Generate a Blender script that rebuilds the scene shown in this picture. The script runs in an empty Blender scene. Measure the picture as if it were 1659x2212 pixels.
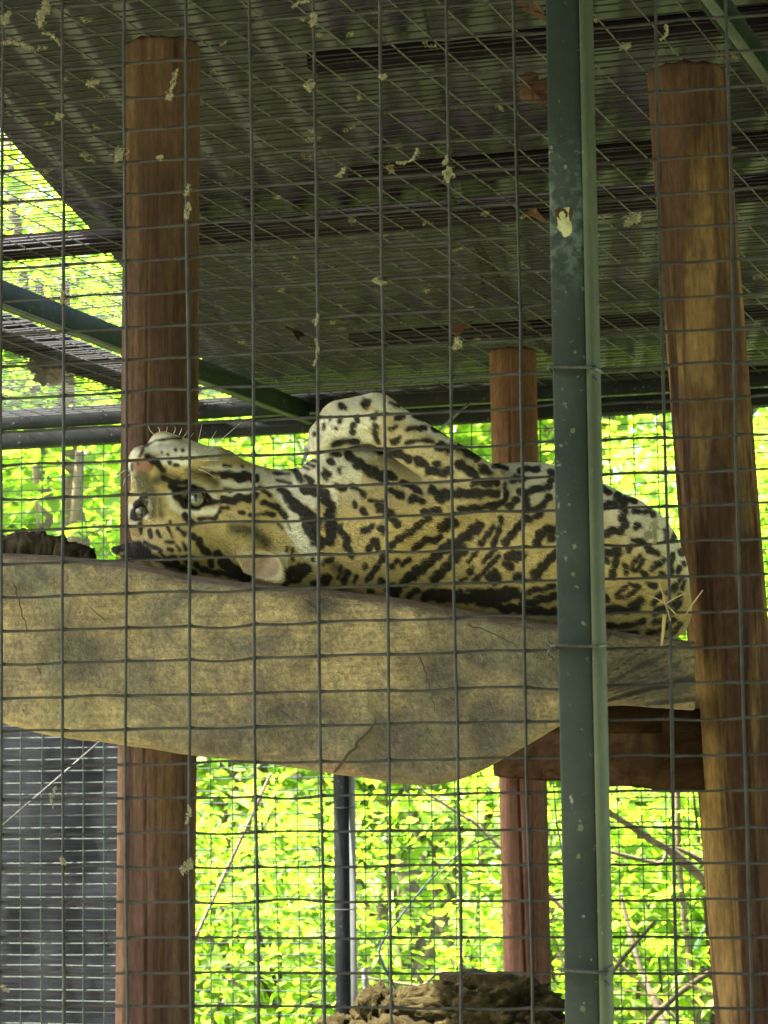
import bpy, math, random
import numpy as np
from mathutils import Vector, Matrix, noise as mnoise

random.seed(7)
rng = np.random.default_rng(11)
scene = bpy.context.scene
COL = scene.collection

# ------------------------------------------------------------------ camera
F = 6000.0                       # focal length in units of a 1659 x 2212 picture
CU, CV = 829.5, 1106.0
PITCH = math.atan(640.0 / F)
ROLL = 0.0122
EYE = np.array([0.0, 0.0, 1.6])
r0 = np.array([1.0, 0, 0]); u0 = np.array([0, -math.sin(PITCH), math.cos(PITCH)])
FWD = np.array([0, math.cos(PITCH), math.sin(PITCH)])
RIGHT = math.cos(ROLL) * r0 - math.sin(ROLL) * u0
UP = math.sin(ROLL) * r0 + math.cos(ROLL) * u0
cam_data = bpy.data.cameras.new('camera')
cam_data.sensor_fit = 'VERTICAL'; cam_data.sensor_height = 24.0
cam_data.lens = 24.0 * F / 2212.0
cam_data.clip_start = 0.05; cam_data.clip_end = 2000.0
cam = bpy.data.objects.new('camera', cam_data); COL.objects.link(cam)
M = Matrix(((RIGHT[0], UP[0], -FWD[0], EYE[0]), (RIGHT[1], UP[1], -FWD[1], EYE[1]),
            (RIGHT[2], UP[2], -FWD[2], EYE[2]), (0, 0, 0, 1)))
cam.matrix_world = M
scene.camera = cam
cam_data.dof.use_dof = True; cam_data.dof.focus_distance = 2.85; cam_data.dof.aperture_fstop = 22.0

# ------------------------------------------------------------------ sky, sun, exposure
SUN_EL, SUN_AZ = math.radians(64), math.radians(-82)     # azimuth from +Y towards +X
world = bpy.data.worlds.new('World'); scene.world = world; world.use_nodes = True
wn = world.node_tree.nodes; wl = world.node_tree.links
sky = wn.new('ShaderNodeTexSky'); sky.sky_type = 'NISHITA'; sky.sun_disc = False
sky.sun_elevation = SUN_EL; sky.sun_rotation = SUN_AZ
sky.air_density = 1.0; sky.dust_density = 6.0; sky.ozone_density = 1.0
bg = wn['Background']; bg.inputs['Strength'].default_value = 0.15
wl.new(sky.outputs[0], bg.inputs['Color'])
sd = bpy.data.lights.new('sun', 'SUN'); sd.energy = 5.0; sd.angle = math.radians(0.6); sd.color = (1.0, 0.95, 0.86)
sun = bpy.data.objects.new('sun', sd); COL.objects.link(sun)
sdir = Vector((math.sin(SUN_AZ) * math.cos(SUN_EL), math.cos(SUN_AZ) * math.cos(SUN_EL), math.sin(SUN_EL)))
sun.rotation_euler = sdir.to_track_quat('Z', 'Y').to_euler(); sun.location = (0, 0, 12)
vs = scene.view_settings
vs.view_transform = 'Standard'; vs.look = 'None'; vs.gamma = 1.0; vs.use_curve_mapping = False
vs.exposure = 3.45
scene.render.engine = 'CYCLES'

# ------------------------------------------------------------------ picture -> place
def ray(u, v):
    return FWD + RIGHT * ((u - CU) / F) - UP * ((v - CV) / F)
def at(u, v, y):
    d = ray(u, v); return EYE + d * (y / d[1])
def at_plane(u, v, n, w):
    d = ray(u, v); t = (w - EYE @ n) / (d @ n); return EYE + d * t
def at_z(u, v, z):
    d = ray(u, v); return EYE + d * ((z - EYE[2]) / d[2])
def px(y): return y / F           # metres per picture unit at distance y

TH = math.radians(18.0); E1 = np.array([math.cos(TH), -math.sin(TH), 0]); E2 = np.array([math.sin(TH), math.cos(TH), 0])
TF = math.radians(13.5); G1 = np.array([math.cos(TF), -math.sin(TF), 0]); G2 = np.array([math.sin(TF), math.cos(TF), 0])
WF = 2.03 * math.cos(TF)          # front mesh plane
WB = 6.0 * math.cos(TH)           # back mesh plane
ZC = 2.49                         # ceiling mesh height
UZ = np.array([0, 0, 1.0])

# ------------------------------------------------------------------ materials
def nt(name):
    m = bpy.data.materials.new(name); m.use_nodes = True
    return m, m.node_tree.nodes, m.node_tree.links, m.node_tree.nodes['Principled BSDF']
def coords(n, l, scale=(1, 1, 1)):
    tc = n.new('ShaderNodeTexCoord'); mp = n.new('ShaderNodeMapping'); mp.inputs['Scale'].default_value = scale
    l.new(tc.outputs['Object'], mp.inputs[0]); return mp.outputs[0]
def noise(n, l, vec, scale, detail=4, rough=0.6, dist=0.0):
    t = n.new('ShaderNodeTexNoise'); t.inputs['Scale'].default_value = scale; t.inputs['Detail'].default_value = detail
    t.inputs['Roughness'].default_value = rough; t.inputs['Distortion'].default_value = dist
    l.new(vec, t.inputs['Vector']); return t.outputs['Fac']
def ramp(n, l, fac, stops):
    r = n.new('ShaderNodeValToRGB'); e = r.color_ramp.elements
    while len(e) < len(stops): e.new(0.5)
    for el, (p, c) in zip(e, stops):
        el.position = p; el.color = (c[0], c[1], c[2], 1) if hasattr(c, '__len__') else (c, c, c, 1)
    l.new(fac, r.inputs[0]); return r.outputs[0]
def mix(n, l, fac, a, b, mode='MIX'):
    x = n.new('ShaderNodeMix'); x.data_type = 'RGBA'; x.blend_type = mode
    for sock, val in ((x.inputs[0], fac), (x.inputs[6], a), (x.inputs[7], b)):
        if hasattr(val, 'links') or hasattr(val, 'is_linked'): l.new(val, sock)
        elif hasattr(val, '__len__'): sock.default_value = (*val[:3], 1)
        else: sock.default_value = val
    return x.outputs[2]
def bump(n, l, b, h, strength, dist):
    bp = n.new('ShaderNodeBump'); bp.inputs['Strength'].default_value = strength; bp.inputs['Distance'].default_value = dist
    l.new(h, bp.inputs['Height']); l.new(bp.outputs[0], b.inputs['Normal'])

def mat_wire(name, c1, c2, rough=0.55, metallic=0.0, scale=60):
    m, n, l, b = nt(name); v = coords(n, l)
    f = noise(n, l, v, scale, 5, 0.65)
    l.new(ramp(n, l, f, [(0.35, c1), (0.68, c2)]), b.inputs['Base Color'])
    b.inputs['Roughness'].default_value = rough; b.inputs['Metallic'].default_value = metallic; b.inputs['Specular IOR Level'].default_value = 0.25
    bump(n, l, b, noise(n, l, v, 500, 2), 0.5, 0.0006)
    return m
M_WIRE = mat_wire('wire_front', (0.011, 0.011, 0.010), (0.036, 0.034, 0.030), 0.7)
M_WIRE_C = mat_wire('wire_ceiling', (0.010, 0.010, 0.010), (0.03, 0.031, 0.027), 0.8)
M_WIRE_CL = mat_wire('wire_ceiling_long', (0.022, 0.024, 0.026), (0.075, 0.074, 0.072), 0.8, 0, 90)  # paler tone for the ceiling wires that run to the back
M_WIRE_B = mat_wire('wire_back', (0.010, 0.020, 0.013), (0.024, 0.040, 0.028), 0.6)
M_CABLE = mat_wire('cable', (0.012, 0.03, 0.02), (0.03, 0.06, 0.04), 0.4)
M_TIE = mat_wire('tie_wire', (0.02, 0.02, 0.018), (0.06, 0.06, 0.054), 0.6, 0.2, 120)

def mat_steel(name, base, pale, lichen=None, lo=0.45, hi=0.75):
    m, n, l, b = nt(name); v = coords(n, l)
    f = noise(n, l, v, 9, 6, 0.65, 0.4)
    col = ramp(n, l, f, [(0.35, base), (0.72, pale)])
    sp = noise(n, l, v, 160, 3, 0.6)
    col = mix(n, l, ramp(n, l, sp, [(0.66, 0), (0.74, 0.55)]), col, (0.25, 0.27, 0.24))
    if lichen:
        z0, z1, c = lichen
        sx = n.new('ShaderNodeSeparateXYZ'); g = n.new('ShaderNodeNewGeometry'); l.new(g.outputs['Position'], sx.inputs[0])
        mr = n.new('ShaderNodeMapRange'); mr.interpolation_type = 'SMOOTHSTEP'
        mr.inputs[1].default_value = z0; mr.inputs[2].default_value = z0 + 0.07; l.new(sx.outputs[2], mr.inputs[0])
        mr2 = n.new('ShaderNodeMapRange'); mr2.interpolation_type = 'SMOOTHSTEP'
        mr2.inputs[1].default_value = z1 - 0.07; mr2.inputs[2].default_value = z1
        mr2.inputs[3].default_value = 1; mr2.inputs[4].default_value = 0.0; l.new(sx.outputs[2], mr2.inputs[0])
        mm = n.new('ShaderNodeMath'); mm.operation = 'MULTIPLY'; l.new(mr.outputs[0], mm.inputs[0]); l.new(mr2.outputs[0], mm.inputs[1])
        blot = ramp(n, l, noise(n, l, v, 110, 4, 0.7, 0.3), [(0.45, 0), (0.62, 0.85)])
        m2 = n.new('ShaderNodeMath'); m2.operation = 'MULTIPLY'; l.new(mm.outputs[0], m2.inputs[0]); l.new(blot, m2.inputs[1])
        col = mix(n, l, m2.outputs[0], col, c)
    l.new(col, b.inputs['Base Color'])
    b.inputs['Roughness'].default_value = 0.7; b.inputs['Specular IOR Level'].default_value = 0.04
    bump(n, l, b, noise(n, l, v, 220, 4, 0.7), 0.35, 0.001)
    return m
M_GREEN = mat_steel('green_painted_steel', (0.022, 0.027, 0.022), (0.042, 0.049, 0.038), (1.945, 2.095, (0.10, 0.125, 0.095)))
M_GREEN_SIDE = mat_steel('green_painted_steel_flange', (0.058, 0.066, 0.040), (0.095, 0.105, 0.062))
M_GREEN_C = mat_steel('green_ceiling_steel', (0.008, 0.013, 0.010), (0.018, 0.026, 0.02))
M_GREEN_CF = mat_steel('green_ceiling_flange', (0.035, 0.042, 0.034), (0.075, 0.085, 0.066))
M_RAIL = mat_steel('dark_steel_rail', (0.006, 0.007, 0.007), (0.015, 0.017, 0.017))
M_RAIL2 = mat_steel('grey_steel_edge', (0.12, 0.13, 0.13), (0.22, 0.23, 0.22))

def mat_post(name, c_dark, c_mid, c_tan, tan_amt, gr=(1, 1, 0.07)):
    m, n, l, b = nt(name)
    v = coords(n, l, gr); v2 = coords(n, l, tuple(x ** 0.5 for x in gr)); v3 = coords(n, l)
    f = noise(n, l, v, 38, 7, 0.62, 0.25)
    col = ramp(n, l, f, [(0.28, c_dark), (0.5, c_mid), (0.75, [min(1, x * 1.35) for x in c_mid])])
    s = noise(n, l, v, 26, 5, 0.55, 0.3)
    s2 = noise(n, l, v3, 5.5, 4, 0.6)
    msk = n.new('ShaderNodeMath'); msk.operation = 'MULTIPLY'
    l.new(ramp(n, l, s, [(0.50, 0), (0.58, 1)]), msk.inputs[0]); l.new(ramp(n, l, s2, [(0.36, 0), (0.52, tan_amt)]), msk.inputs[1])
    col = mix(n, l, msk.outputs[0], col, c_tan)
    ck = noise(n, l, v, 55, 3, 0.5, 0.15)
    col = mix(n, l, ramp(n, l, ck, [(0.24, 0.9), (0.33, 0)]), col, (0.018, 0.010, 0.007))
    sp = noise(n, l, v2, 240, 3, 0.65)
    col = mix(n, l, 0.45, col, mix(n, l, ramp(n, l, sp, [(0.3, 0), (0.7, 1)]), (0.35, 0.35, 0.35), (1.5, 1.5, 1.5)), 'MULTIPLY')
    kn = noise(n, l, v2, 14, 2, 0.4)
    col = mix(n, l, ramp(n, l, kn, [(0.22, 0.85), (0.28, 0)]), col, (0.02, 0.012, 0.008))
    dk = noise(n, l, v2, 9, 5, 0.6, 0.4)
    col = mix(n, l, ramp(n, l, dk, [(0.50, 0), (0.64, 0.6)]), col, c_dark)
    l.new(col, b.inputs['Base Color']); b.inputs['Roughness'].default_value = 0.9; b.inputs['Specular IOR Level'].default_value = 0.0
    bump(n, l, b, f, 1.0, 0.006)
    return m
M_POST = mat_post('red_brown_timber', (0.026, 0.0155, 0.012), (0.075, 0.044, 0.034), (0.135, 0.088, 0.05), 0.6)
M_POST_R = mat_post('weathered_timber', (0.019, 0.011, 0.0075), (0.056, 0.032, 0.023), (0.165, 0.105, 0.045), 0.95)
M_POST_M = mat_post('pale_red_timber', (0.040, 0.021, 0.014), (0.09, 0.048, 0.033), (0.14, 0.08, 0.045), 0.4)
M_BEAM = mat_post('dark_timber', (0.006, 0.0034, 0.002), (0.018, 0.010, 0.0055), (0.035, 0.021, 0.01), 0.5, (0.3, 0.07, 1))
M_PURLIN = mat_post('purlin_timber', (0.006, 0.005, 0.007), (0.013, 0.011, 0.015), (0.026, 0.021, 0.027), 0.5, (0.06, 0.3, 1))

def mat_log():
    m, n, l, b = nt('smooth_log_wood')
    v = coords(n, l); vs_ = coords(n, l, (1.0, 1.0, 4.0))
    a = n.new('ShaderNodeAttribute'); a.attribute_name = 'bark'
    f = noise(n, l, v, 5.5, 7, 0.68, 0.6)
    col = ramp(n, l, f, [(0.30, (0.10, 0.074, 0.034)), (0.46, (0.225, 0.168, 0.074)), (0.62, (0.295, 0.222, 0.100)), (0.78, (0.39, 0.305, 0.155))])
    st = noise(n, l, v, 11, 6, 0.7, 0.8)
    col = mix(n, l, ramp(n, l, st, [(0.46, 0), (0.60, 0.9)]), col, (0.060, 0.052, 0.034))
    st2 = noise(n, l, v, 26, 6, 0.75, 0.3)
    col = mix(n, l, ramp(n, l, st2, [(0.47, 0), (0.62, 0.65)]), col, (0.085, 0.062, 0.034))
    rd = noise(n, l, v, 9, 2, 0.5)
    col = mix(n, l, ramp(n, l, rd, [(0.68, 0), (0.78, 0.35)]), col, (0.30, 0.13, 0.085))
    ga = noise(n, l, coords(n, l, (5, 5, 60)), 4.0, 6, 0.65, 0.5)
    col = mix(n, l, 0.55, col, mix(n, l, ramp(n, l, ga, [(0.32, 0), (0.68, 1)]), (0.45, 0.45, 0.45), (1.5, 1.5, 1.5)), 'MULTIPLY')
    sa = n.new('ShaderNodeAttribute'); sa.attribute_name = 'stain'
    sn = n.new('ShaderNodeMath'); sn.operation = 'MULTIPLY'; l.new(sa.outputs['Fac'], sn.inputs[0]); l.new(ramp(n, l, noise(n, l, v, 30, 6, 0.7, 0.5), [(0.28, 0), (0.42, 1.0)]), sn.inputs[1])
    col = mix(n, l, sn.outputs[0], col, (0.050, 0.038, 0.024))
    bl = noise(n, l, v, 75, 8, 0.78, 0.4)
    col = mix(n, l, ramp(n, l, bl, [(0.50, 0), (0.60, 0.65)]), col, (0.10, 0.078, 0.040))
    gm = noise(n, l, v, 13, 7, 0.75, 0.5)
    col = mix(n, l, ramp(n, l, gm, [(0.50, 0), (0.66, 0.6)]), col, (0.14, 0.135, 0.066))
    fine = noise(n, l, v, 210, 4, 0.75)
    col = mix(n, l, 0.85, col, mix(n, l, ramp(n, l, fine, [(0.3, 0), (0.7, 1)]), (0.45, 0.45, 0.45), (1.5, 1.5, 1.5)), 'MULTIPLY')
    # saw arcs
    w = n.new('ShaderNodeTexWave'); w.wave_type = 'RINGS'; w.rings_direction = 'Y'
    mp = n.new('ShaderNodeMapping'); mp.inputs['Location'].default_value = (-0.62, 0, 0.35); tc = n.new('ShaderNodeTexCoord')
    l.new(tc.outputs['Object'], mp.inputs[0]); l.new(mp.outputs[0], w.inputs[0])
    w.inputs['Scale'].default_value = 26; w.inputs['Distortion'].default_value = 3.0; w.inputs['Detail'].default_value = 3
    wm = n.new('ShaderNodeMath'); wm.operation = 'MULTIPLY'; l.new(w.outputs['Fac'], wm.inputs[0])
    l.new(ramp(n, l, noise(n, l, v, 7, 3), [(0.50, 0), (0.62, 0.30)]), wm.inputs[1])
    col = mix(n, l, wm.outputs[0], col, (0.12, 0.095, 0.05))
    bk = noise(n, l, vs_, 45, 6, 0.7)
    bark = ramp(n, l, bk, [(0.3, (0.05, 0.032, 0.017)), (0.55, (0.12, 0.078, 0.040)), (0.78, (0.20, 0.135, 0.07))])
    ad = n.new('ShaderNodeMath'); ad.operation = 'ADD'; l.new(a.outputs['Fac'], ad.inputs[0])
    jm = n.new('ShaderNodeMath'); jm.operation = 'MULTIPLY_ADD'; jm.inputs[1].default_value = 0.5; jm.inputs[2].default_value = -0.25
    l.new(noise(n, l, v, 40, 5), jm.inputs[0]); l.new(jm.outputs[0], ad.inputs[1])
    col = mix(n, l, ramp(n, l, ad.outputs[0], [(0.4, 0), (0.6, 1)]), col, bark)
    l.new(col, b.inputs['Base Color']); b.inputs['Roughness'].default_value = 0.78
    h = n.new('ShaderNodeMath'); h.operation = 'ADD'; l.new(fine, h.inputs[0]); l.new(st2, h.inputs[1])
    bump(n, l, b, h.outputs[0], 0.8, 0.005)
    return m
M_LOG = mat_log()

def mat_rough(name, cols, scale, rough=0.9, bs=0.8, bd=0.01):
    m, n, l, b = nt(name); v = coords(n, l)
    f = noise(n, l, v, scale, 8, 0.68, 0.4)
    col = ramp(n, l, f, [(0.3 + 0.45 * i / max(1, len(cols) - 1), c) for i, c in enumerate(cols)])
    fine = noise(n, l, v, scale * 9, 4, 0.7)
    col = mix(n, l, 0.6, col, mix(n, l, fine, (0.4, 0.4, 0.4), (1.6, 1.6, 1.6)), 'MULTIPLY')
    l.new(col, b.inputs['Base Color']); b.inputs['Roughness'].default_value = rough; b.inputs['Specular IOR Level'].default_value = 0.05
    bump(n, l, b, noise(n, l, v, scale * 4, 7, 0.7), bs, bd)
    return m
M_ROCK = mat_rough('brown_rock', [(0.014, 0.009, 0.0035), (0.040, 0.031, 0.011), (0.078, 0.064, 0.024)], 22, bs=1.0, bd=0.012)
M_BARK = mat_rough('rough_bark', [(0.018, 0.014, 0.009), (0.05, 0.038, 0.022), (0.10, 0.07, 0.04)], 60, bd=0.004)
M_STEM = mat_rough('pale_stem', [(0.07, 0.052, 0.032), (0.13, 0.105, 0.07), (0.19, 0.16, 0.115)], 25, bd=0.003)
M_STEM_D = mat_rough('green_brown_stem', [(0.03, 0.026, 0.014), (0.06, 0.052, 0.027), (0.10, 0.085, 0.045)], 25, bd=0.003)
M_DEAD = mat_rough('dead_leaf', [(0.022, 0.012, 0.010), (0.045, 0.024, 0.018), (0.068, 0.040, 0.030)], 60, bd=0.001)
M_DEADG = mat_rough('grey_dead_leaf', [(0.07, 0.06, 0.05), (0.14, 0.12, 0.10), (0.2, 0.17, 0.14)], 60, bd=0.001)
M_DRY = mat_rough('dry_straw', [(0.25, 0.16, 0.07), (0.40, 0.30, 0.14), (0.5, 0.4, 0.22)], 60, bd=0.0005)
M_FLUFF = mat_rough('pale_down', [(0.16, 0.145, 0.085), (0.26, 0.24, 0.15), (0.36, 0.34, 0.24)], 80, bd=0.0005)
M_CHIP = mat_rough('bare_yellow_primer', [(0.16, 0.16, 0.075), (0.25, 0.25, 0.13), (0.32, 0.31, 0.18)], 150, 0.7, 0.3, 0.0005)
M_RUST = mat_rough('rust', [(0.02, 0.010, 0.005), (0.045, 0.023, 0.010), (0.07, 0.038, 0.017)], 150, 0.9, 0.4, 0.0005)
M_GROUND = mat_rough('earth', [(0.05, 0.05, 0.02), (0.09, 0.10, 0.035), (0.13, 0.15, 0.05)], 0.8, bd=0.05)
M_PIPE = mat_rough('pale_blue_pipe', [(0.35, 0.5, 0.62), (0.45, 0.6, 0.7), (0.5, 0.65, 0.75)], 20, 0.5, 0.2, 0.001)

def mat_roof():
    m, n, l, b = nt('dark_roof_sheet'); v = coords(n, l)
    f = noise(n, l, v, 3.5, 6, 0.65)
    col = ramp(n, l, f, [(0.3, (0.006, 0.0035, 0.012)), (0.55, (0.016, 0.0095, 0.033)), (0.75, (0.044, 0.027, 0.080))])
    sp = noise(n, l, v, 70, 4, 0.7)
    col = mix(n, l, 0.55, col, mix(n, l, sp, (0.35, 0.35, 0.35), (1.6, 1.6, 1.6)), 'MULTIPLY')
    l.new(col, b.inputs['Base Color']); b.inputs['Roughness'].default_value = 0.45
    b.inputs['Specular IOR Level'].default_value = 0.08
    bump(n, l, b, noise(n, l, v, 25, 5), 0.35, 0.004)
    return m
M_ROOF = mat_roof()
def mat_cloth():
    m, n, l, b = nt('black_shade_cloth')
    v = coords(n, l, (1, 1, 1))
    tc = n.new('ShaderNodeTexCoord'); mp = n.new('ShaderNodeMapping'); mp.inputs['Rotation'].default_value = (0, math.radians(12), 0); mp.inputs['Scale'].default_value = (12, 12, 330)
    l.new(tc.outputs['Object'], mp.inputs[0])
    f = noise(n, l, mp.outputs[0], 1.0, 4, 0.7); g = noise(n, l, v, 6, 4)
    col = ramp(n, l, f, [(0.35, (0.009, 0.0095, 0.011)), (0.7, (0.024, 0.025, 0.028))])
    col = mix(n, l, 0.5, col, mix(n, l, g, (0.5, 0.5, 0.5), (1.5, 1.5, 1.5)), 'MULTIPLY')
    l.new(col, b.inputs['Base Color']); b.inputs['Roughness'].default_value = 0.9; b.inputs['Specular IOR Level'].default_value = 0.03
    bump(n, l, b, f, 0.5, 0.002)
    return m
M_CLOTH = mat_cloth()

def mat_leaf(name, c1, c2, c3, trans=0.6):
    m, n, l, b = nt(name)
    g = n.new('ShaderNodeNewGeometry')
    col = ramp(n, l, g.outputs['Random Per Island'], [(0.0, c1), (0.55, c2), (0.97, c3), (1.0, (0.30, 0.24, 0.05))])
    l.new(col, b.inputs['Base Color']); b.inputs['Roughness'].default_value = 0.55; b.inputs['Specular IOR Level'].default_value = 0.2
    tr = n.new('ShaderNodeBsdfTranslucent')
    l.new(mix(n, l, 1.0, col, (2.05, 2.6, 0.85), 'MULTIPLY'), tr.inputs['Color'])
    ms = n.new('ShaderNodeMixShader'); ms.inputs[0].default_value = trans
    out = n['Material Output']; l.new(b.outputs[0], ms.inputs[1]); l.new(tr.outputs[0], ms.inputs[2]); l.new(ms.outputs[0], out.inputs[0])
    return m
M_LEAF = mat_leaf('shrub_leaf', (0.08, 0.125, 0.016), (0.115, 0.17, 0.022), (0.16, 0.20, 0.035))
M_LEAF2 = mat_leaf('tree_leaf', (0.075, 0.12, 0.018), (0.11, 0.165, 0.025), (0.15, 0.19, 0.04))
M_LEAF3 = mat_leaf('sky_block_leaf', (0.035, 0.055, 0.016), (0.05, 0.078, 0.022), (0.07, 0.095, 0.03), 0.35)  # leaf of the added sky-blocking trees, dull to lessen their green tint
M_GRASS = mat_leaf('meadow_grass', (0.10, 0.16, 0.03), (0.15, 0.21, 0.04), (0.22, 0.26, 0.07), 0.35)

def mat_fur(name, hair=False):
    m, n, l, b = nt(name)
    a = n.new('ShaderNodeAttribute'); a.attribute_name = 'Col'
    if hair:
        l.new(a.outputs['Color'], b.inputs['Base Color']); b.inputs['Roughness'].default_value = 0.6
        b.inputs['Specular IOR Level'].default_value = 0.25
    else:
        v = coords(n, l)
        f = noise(n, l, v, 420, 3, 0.7)
        l.new(mix(n, l, 0.5, a.outputs['Color'], mix(n, l, f, (0.5, 0.5, 0.5), (1.4, 1.4, 1.4)), 'MULTIPLY'), b.inputs['Base Color'])
        b.inputs['Roughness'].default_value = 0.8; b.inputs['Specular IOR Level'].default_value = 0.2
        bump(n, l, b, f, 0.5, 0.002)
    return m
M_SKIN = mat_fur('spotted_coat'); M_FUR = mat_fur('spotted_fur', True)
def mat_eye():
    m, n, l, b = nt('eye'); a = n.new('ShaderNodeAttribute'); a.attribute_name = 'Col'
    l.new(a.outputs['Color'], b.inputs['Base Color']); b.inputs['Roughness'].default_value = 0.12
    return m
M_EYE = mat_eye()
def mat_plain(name, c, rough=0.6):
    m, n, l, b = nt(name); v = coords(n, l)
    l.new(mix(n, l, noise(n, l, v, 90, 3), [x * 0.8 for x in c], [min(1, x * 1.2) for x in c]), b.inputs['Base Color']); b.inputs['Roughness'].default_value = rough
    return m
M_WHISK = mat_plain('whisker', (0.6, 0.58, 0.5), 0.4)
M_CRACK = mat_plain('dark_crack', (0.03, 0.02, 0.012), 0.9)

# ------------------------------------------------------------------ mesh helpers
class MB:
    def __init__(s): s.v = []; s.f = []; s.n = 0
    def add(s, verts, faces):
        verts = np.asarray(verts, float)
        s.v.append(verts); s.f += [tuple(i + s.n for i in f) for f in faces]; s.n += len(verts); return s
    def verts(s): return np.concatenate(s.v)
def make_mesh(name, verts, faces, mat, smooth=True):
    me = bpy.data.meshes.new(name)
    me.from_pydata([tuple(map(float, p)) for p in verts], [], faces); me.update()
    if mat: me.materials.append(mat)
    if smooth: me.polygons.foreach_set('use_smooth', [True] * len(me.polygons))
    return me
def fast_mesh(name, V, Q, mat, smooth=False):
    V = np.ascontiguousarray(V, np.float32); Q = np.ascontiguousarray(Q, np.int32); k = Q.shape[1]
    me = bpy.data.meshes.new(name)
    me.vertices.add(len(V)); me.vertices.foreach_set('co', V.ravel())
    me.loops.add(Q.size); me.loops.foreach_set('vertex_index', Q.ravel())
    me.polygons.add(len(Q)); me.polygons.foreach_set('loop_start', np.arange(0, Q.size, k, dtype=np.int32))
    me.polygons.foreach_set('loop_total', np.full(len(Q), k, np.int32))
    if smooth: me.polygons.foreach_set('use_smooth', np.ones(len(Q), bool))
    me.update(calc_edges=True)
    if mat: me.materials.append(mat)
    return me
def thing(name, label, cat, loc, group=None):
    o = bpy.data.objects.new(name, None); COL.objects.link(o); o.location = tuple(loc)
    o.empty_display_size = 0.1
    o['label'] = label; o['category'] = cat
    if group: o['group'] = group
    return o
def part(name, me, parent, label=None, kind=None):
    """mesh given in world coordinates, hung under its thing (or under a part)"""
    o = bpy.data.objects.new(name, me); COL.objects.link(o); o.parent = parent
    p = parent; off = Vector((0, 0, 0))
    while p is not None: off += p.location; p = p.parent
    o.location = -off
    if label: o['label'] = label
    if kind: o['kind'] = kind
    return o
def top(name, me, label, cat, group=None, kind=None):
    """single-mesh thing: origin moved to the middle of its base"""
    n_ = len(me.vertices); co = np.empty(n_ * 3, np.float32); me.vertices.foreach_get('co', co); co = co.reshape(-1, 3)
    base = np.array([(co[:, 0].min() + co[:, 0].max()) / 2, (co[:, 1].min() + co[:, 1].max()) / 2, co[:, 2].min()])
    co -= base; me.vertices.foreach_set('co', co.ravel()); me.update()
    o = bpy.data.objects.new(name, me); COL.objects.link(o); o.location = tuple(float(x) for x in base)
    if kind: o['kind'] = kind
    else: o['label'] = label; o['category'] = cat
    if label: o['label'] = label
    if group: o['group'] = group
    return o
def tube(pts, radii, sides=6, caps=True):
    P = np.asarray(pts, float); n = len(P)
    R = np.full(n, radii) if np.isscalar(radii) else np.asarray(radii, float)
    T = np.gradient(P, axis=0); T /= np.linalg.norm(T, axis=1)[:, None] + 1e-12
    a = np.array([0, 0, 1.0]) if abs(T[0][2]) < 0.8 else np.array([0, 1.0, 0])
    V = []
    for i in range(n):
        x = np.cross(T[i], a); x /= np.linalg.norm(x) + 1e-12; y = np.cross(x, T[i]); a = y
        for k in range(sides):
            t = 2 * math.pi * k / sides; V.append(P[i] + R[i] * (math.cos(t) * x + math.sin(t) * y))
    Fc = []
    for i in range(n - 1):
        for k in range(sides):
            Fc.append((i * sides + k, i * sides + (k + 1) % sides, (i + 1) * sides + (k + 1) % sides, (i + 1) * sides + k))
    if caps:
        Fc.append(tuple(range(sides - 1, -1, -1))); Fc.append(tuple((n - 1) * sides + k for k in range(sides)))
    return np.array(V), Fc
def smooth_path(pts, m=8):
    P = np.asarray(pts, float); n = len(P)
    if n < 3: return np.array([P[0] + (P[-1] - P[0]) * t for t in np.linspace(0, 1, m + 1)])
    out = []
    for i in range(n - 1):
        p0 = P[max(i - 1, 0)]; p1 = P[i]; p2 = P[i + 1]; p3 = P[min(i + 2, n - 1)]
        for t in np.linspace(0, 1, m, endpoint=False):
            out.append(0.5 * ((2 * p1) + (-p0 + p2) * t + (2 * p0 - 5 * p1 + 4 * p2 - p3) * t * t + (-p0 + 3 * p1 - 3 * p2 + p3) * t ** 3))
    out.append(P[-1]); return np.array(out)
def box_axes(c, ax, hx, ay, hy, az, hz, bev=0.0):
    """box with chamfered long edges: centre, three unit axes, half sizes; long axis = az"""
    b = bev if bev else min(hx, hy) * 0.08
    prof = [(-hx + b, -hy), (hx - b, -hy), (hx, -hy + b), (hx, hy - b), (hx - b, hy), (-hx + b, hy), (-hx, hy - b), (-hx, -hy + b)]
    V = []
    for s in (-hz, hz):
        for (x, y) in prof: V.append(np.asarray(c) + ax * x + ay * y + az * s)
    Fc = [(k, (k + 1) % 8, 8 + (k + 1) % 8, 8 + k) for k in range(8)] + [tuple(range(7, -1, -1)), tuple(range(8, 16))]
    return V, Fc
def fbm(x, y, z, o=4):
    return mnoise.fractal(Vector((x, y, z)), 1.0, 2.0, o)

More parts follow.
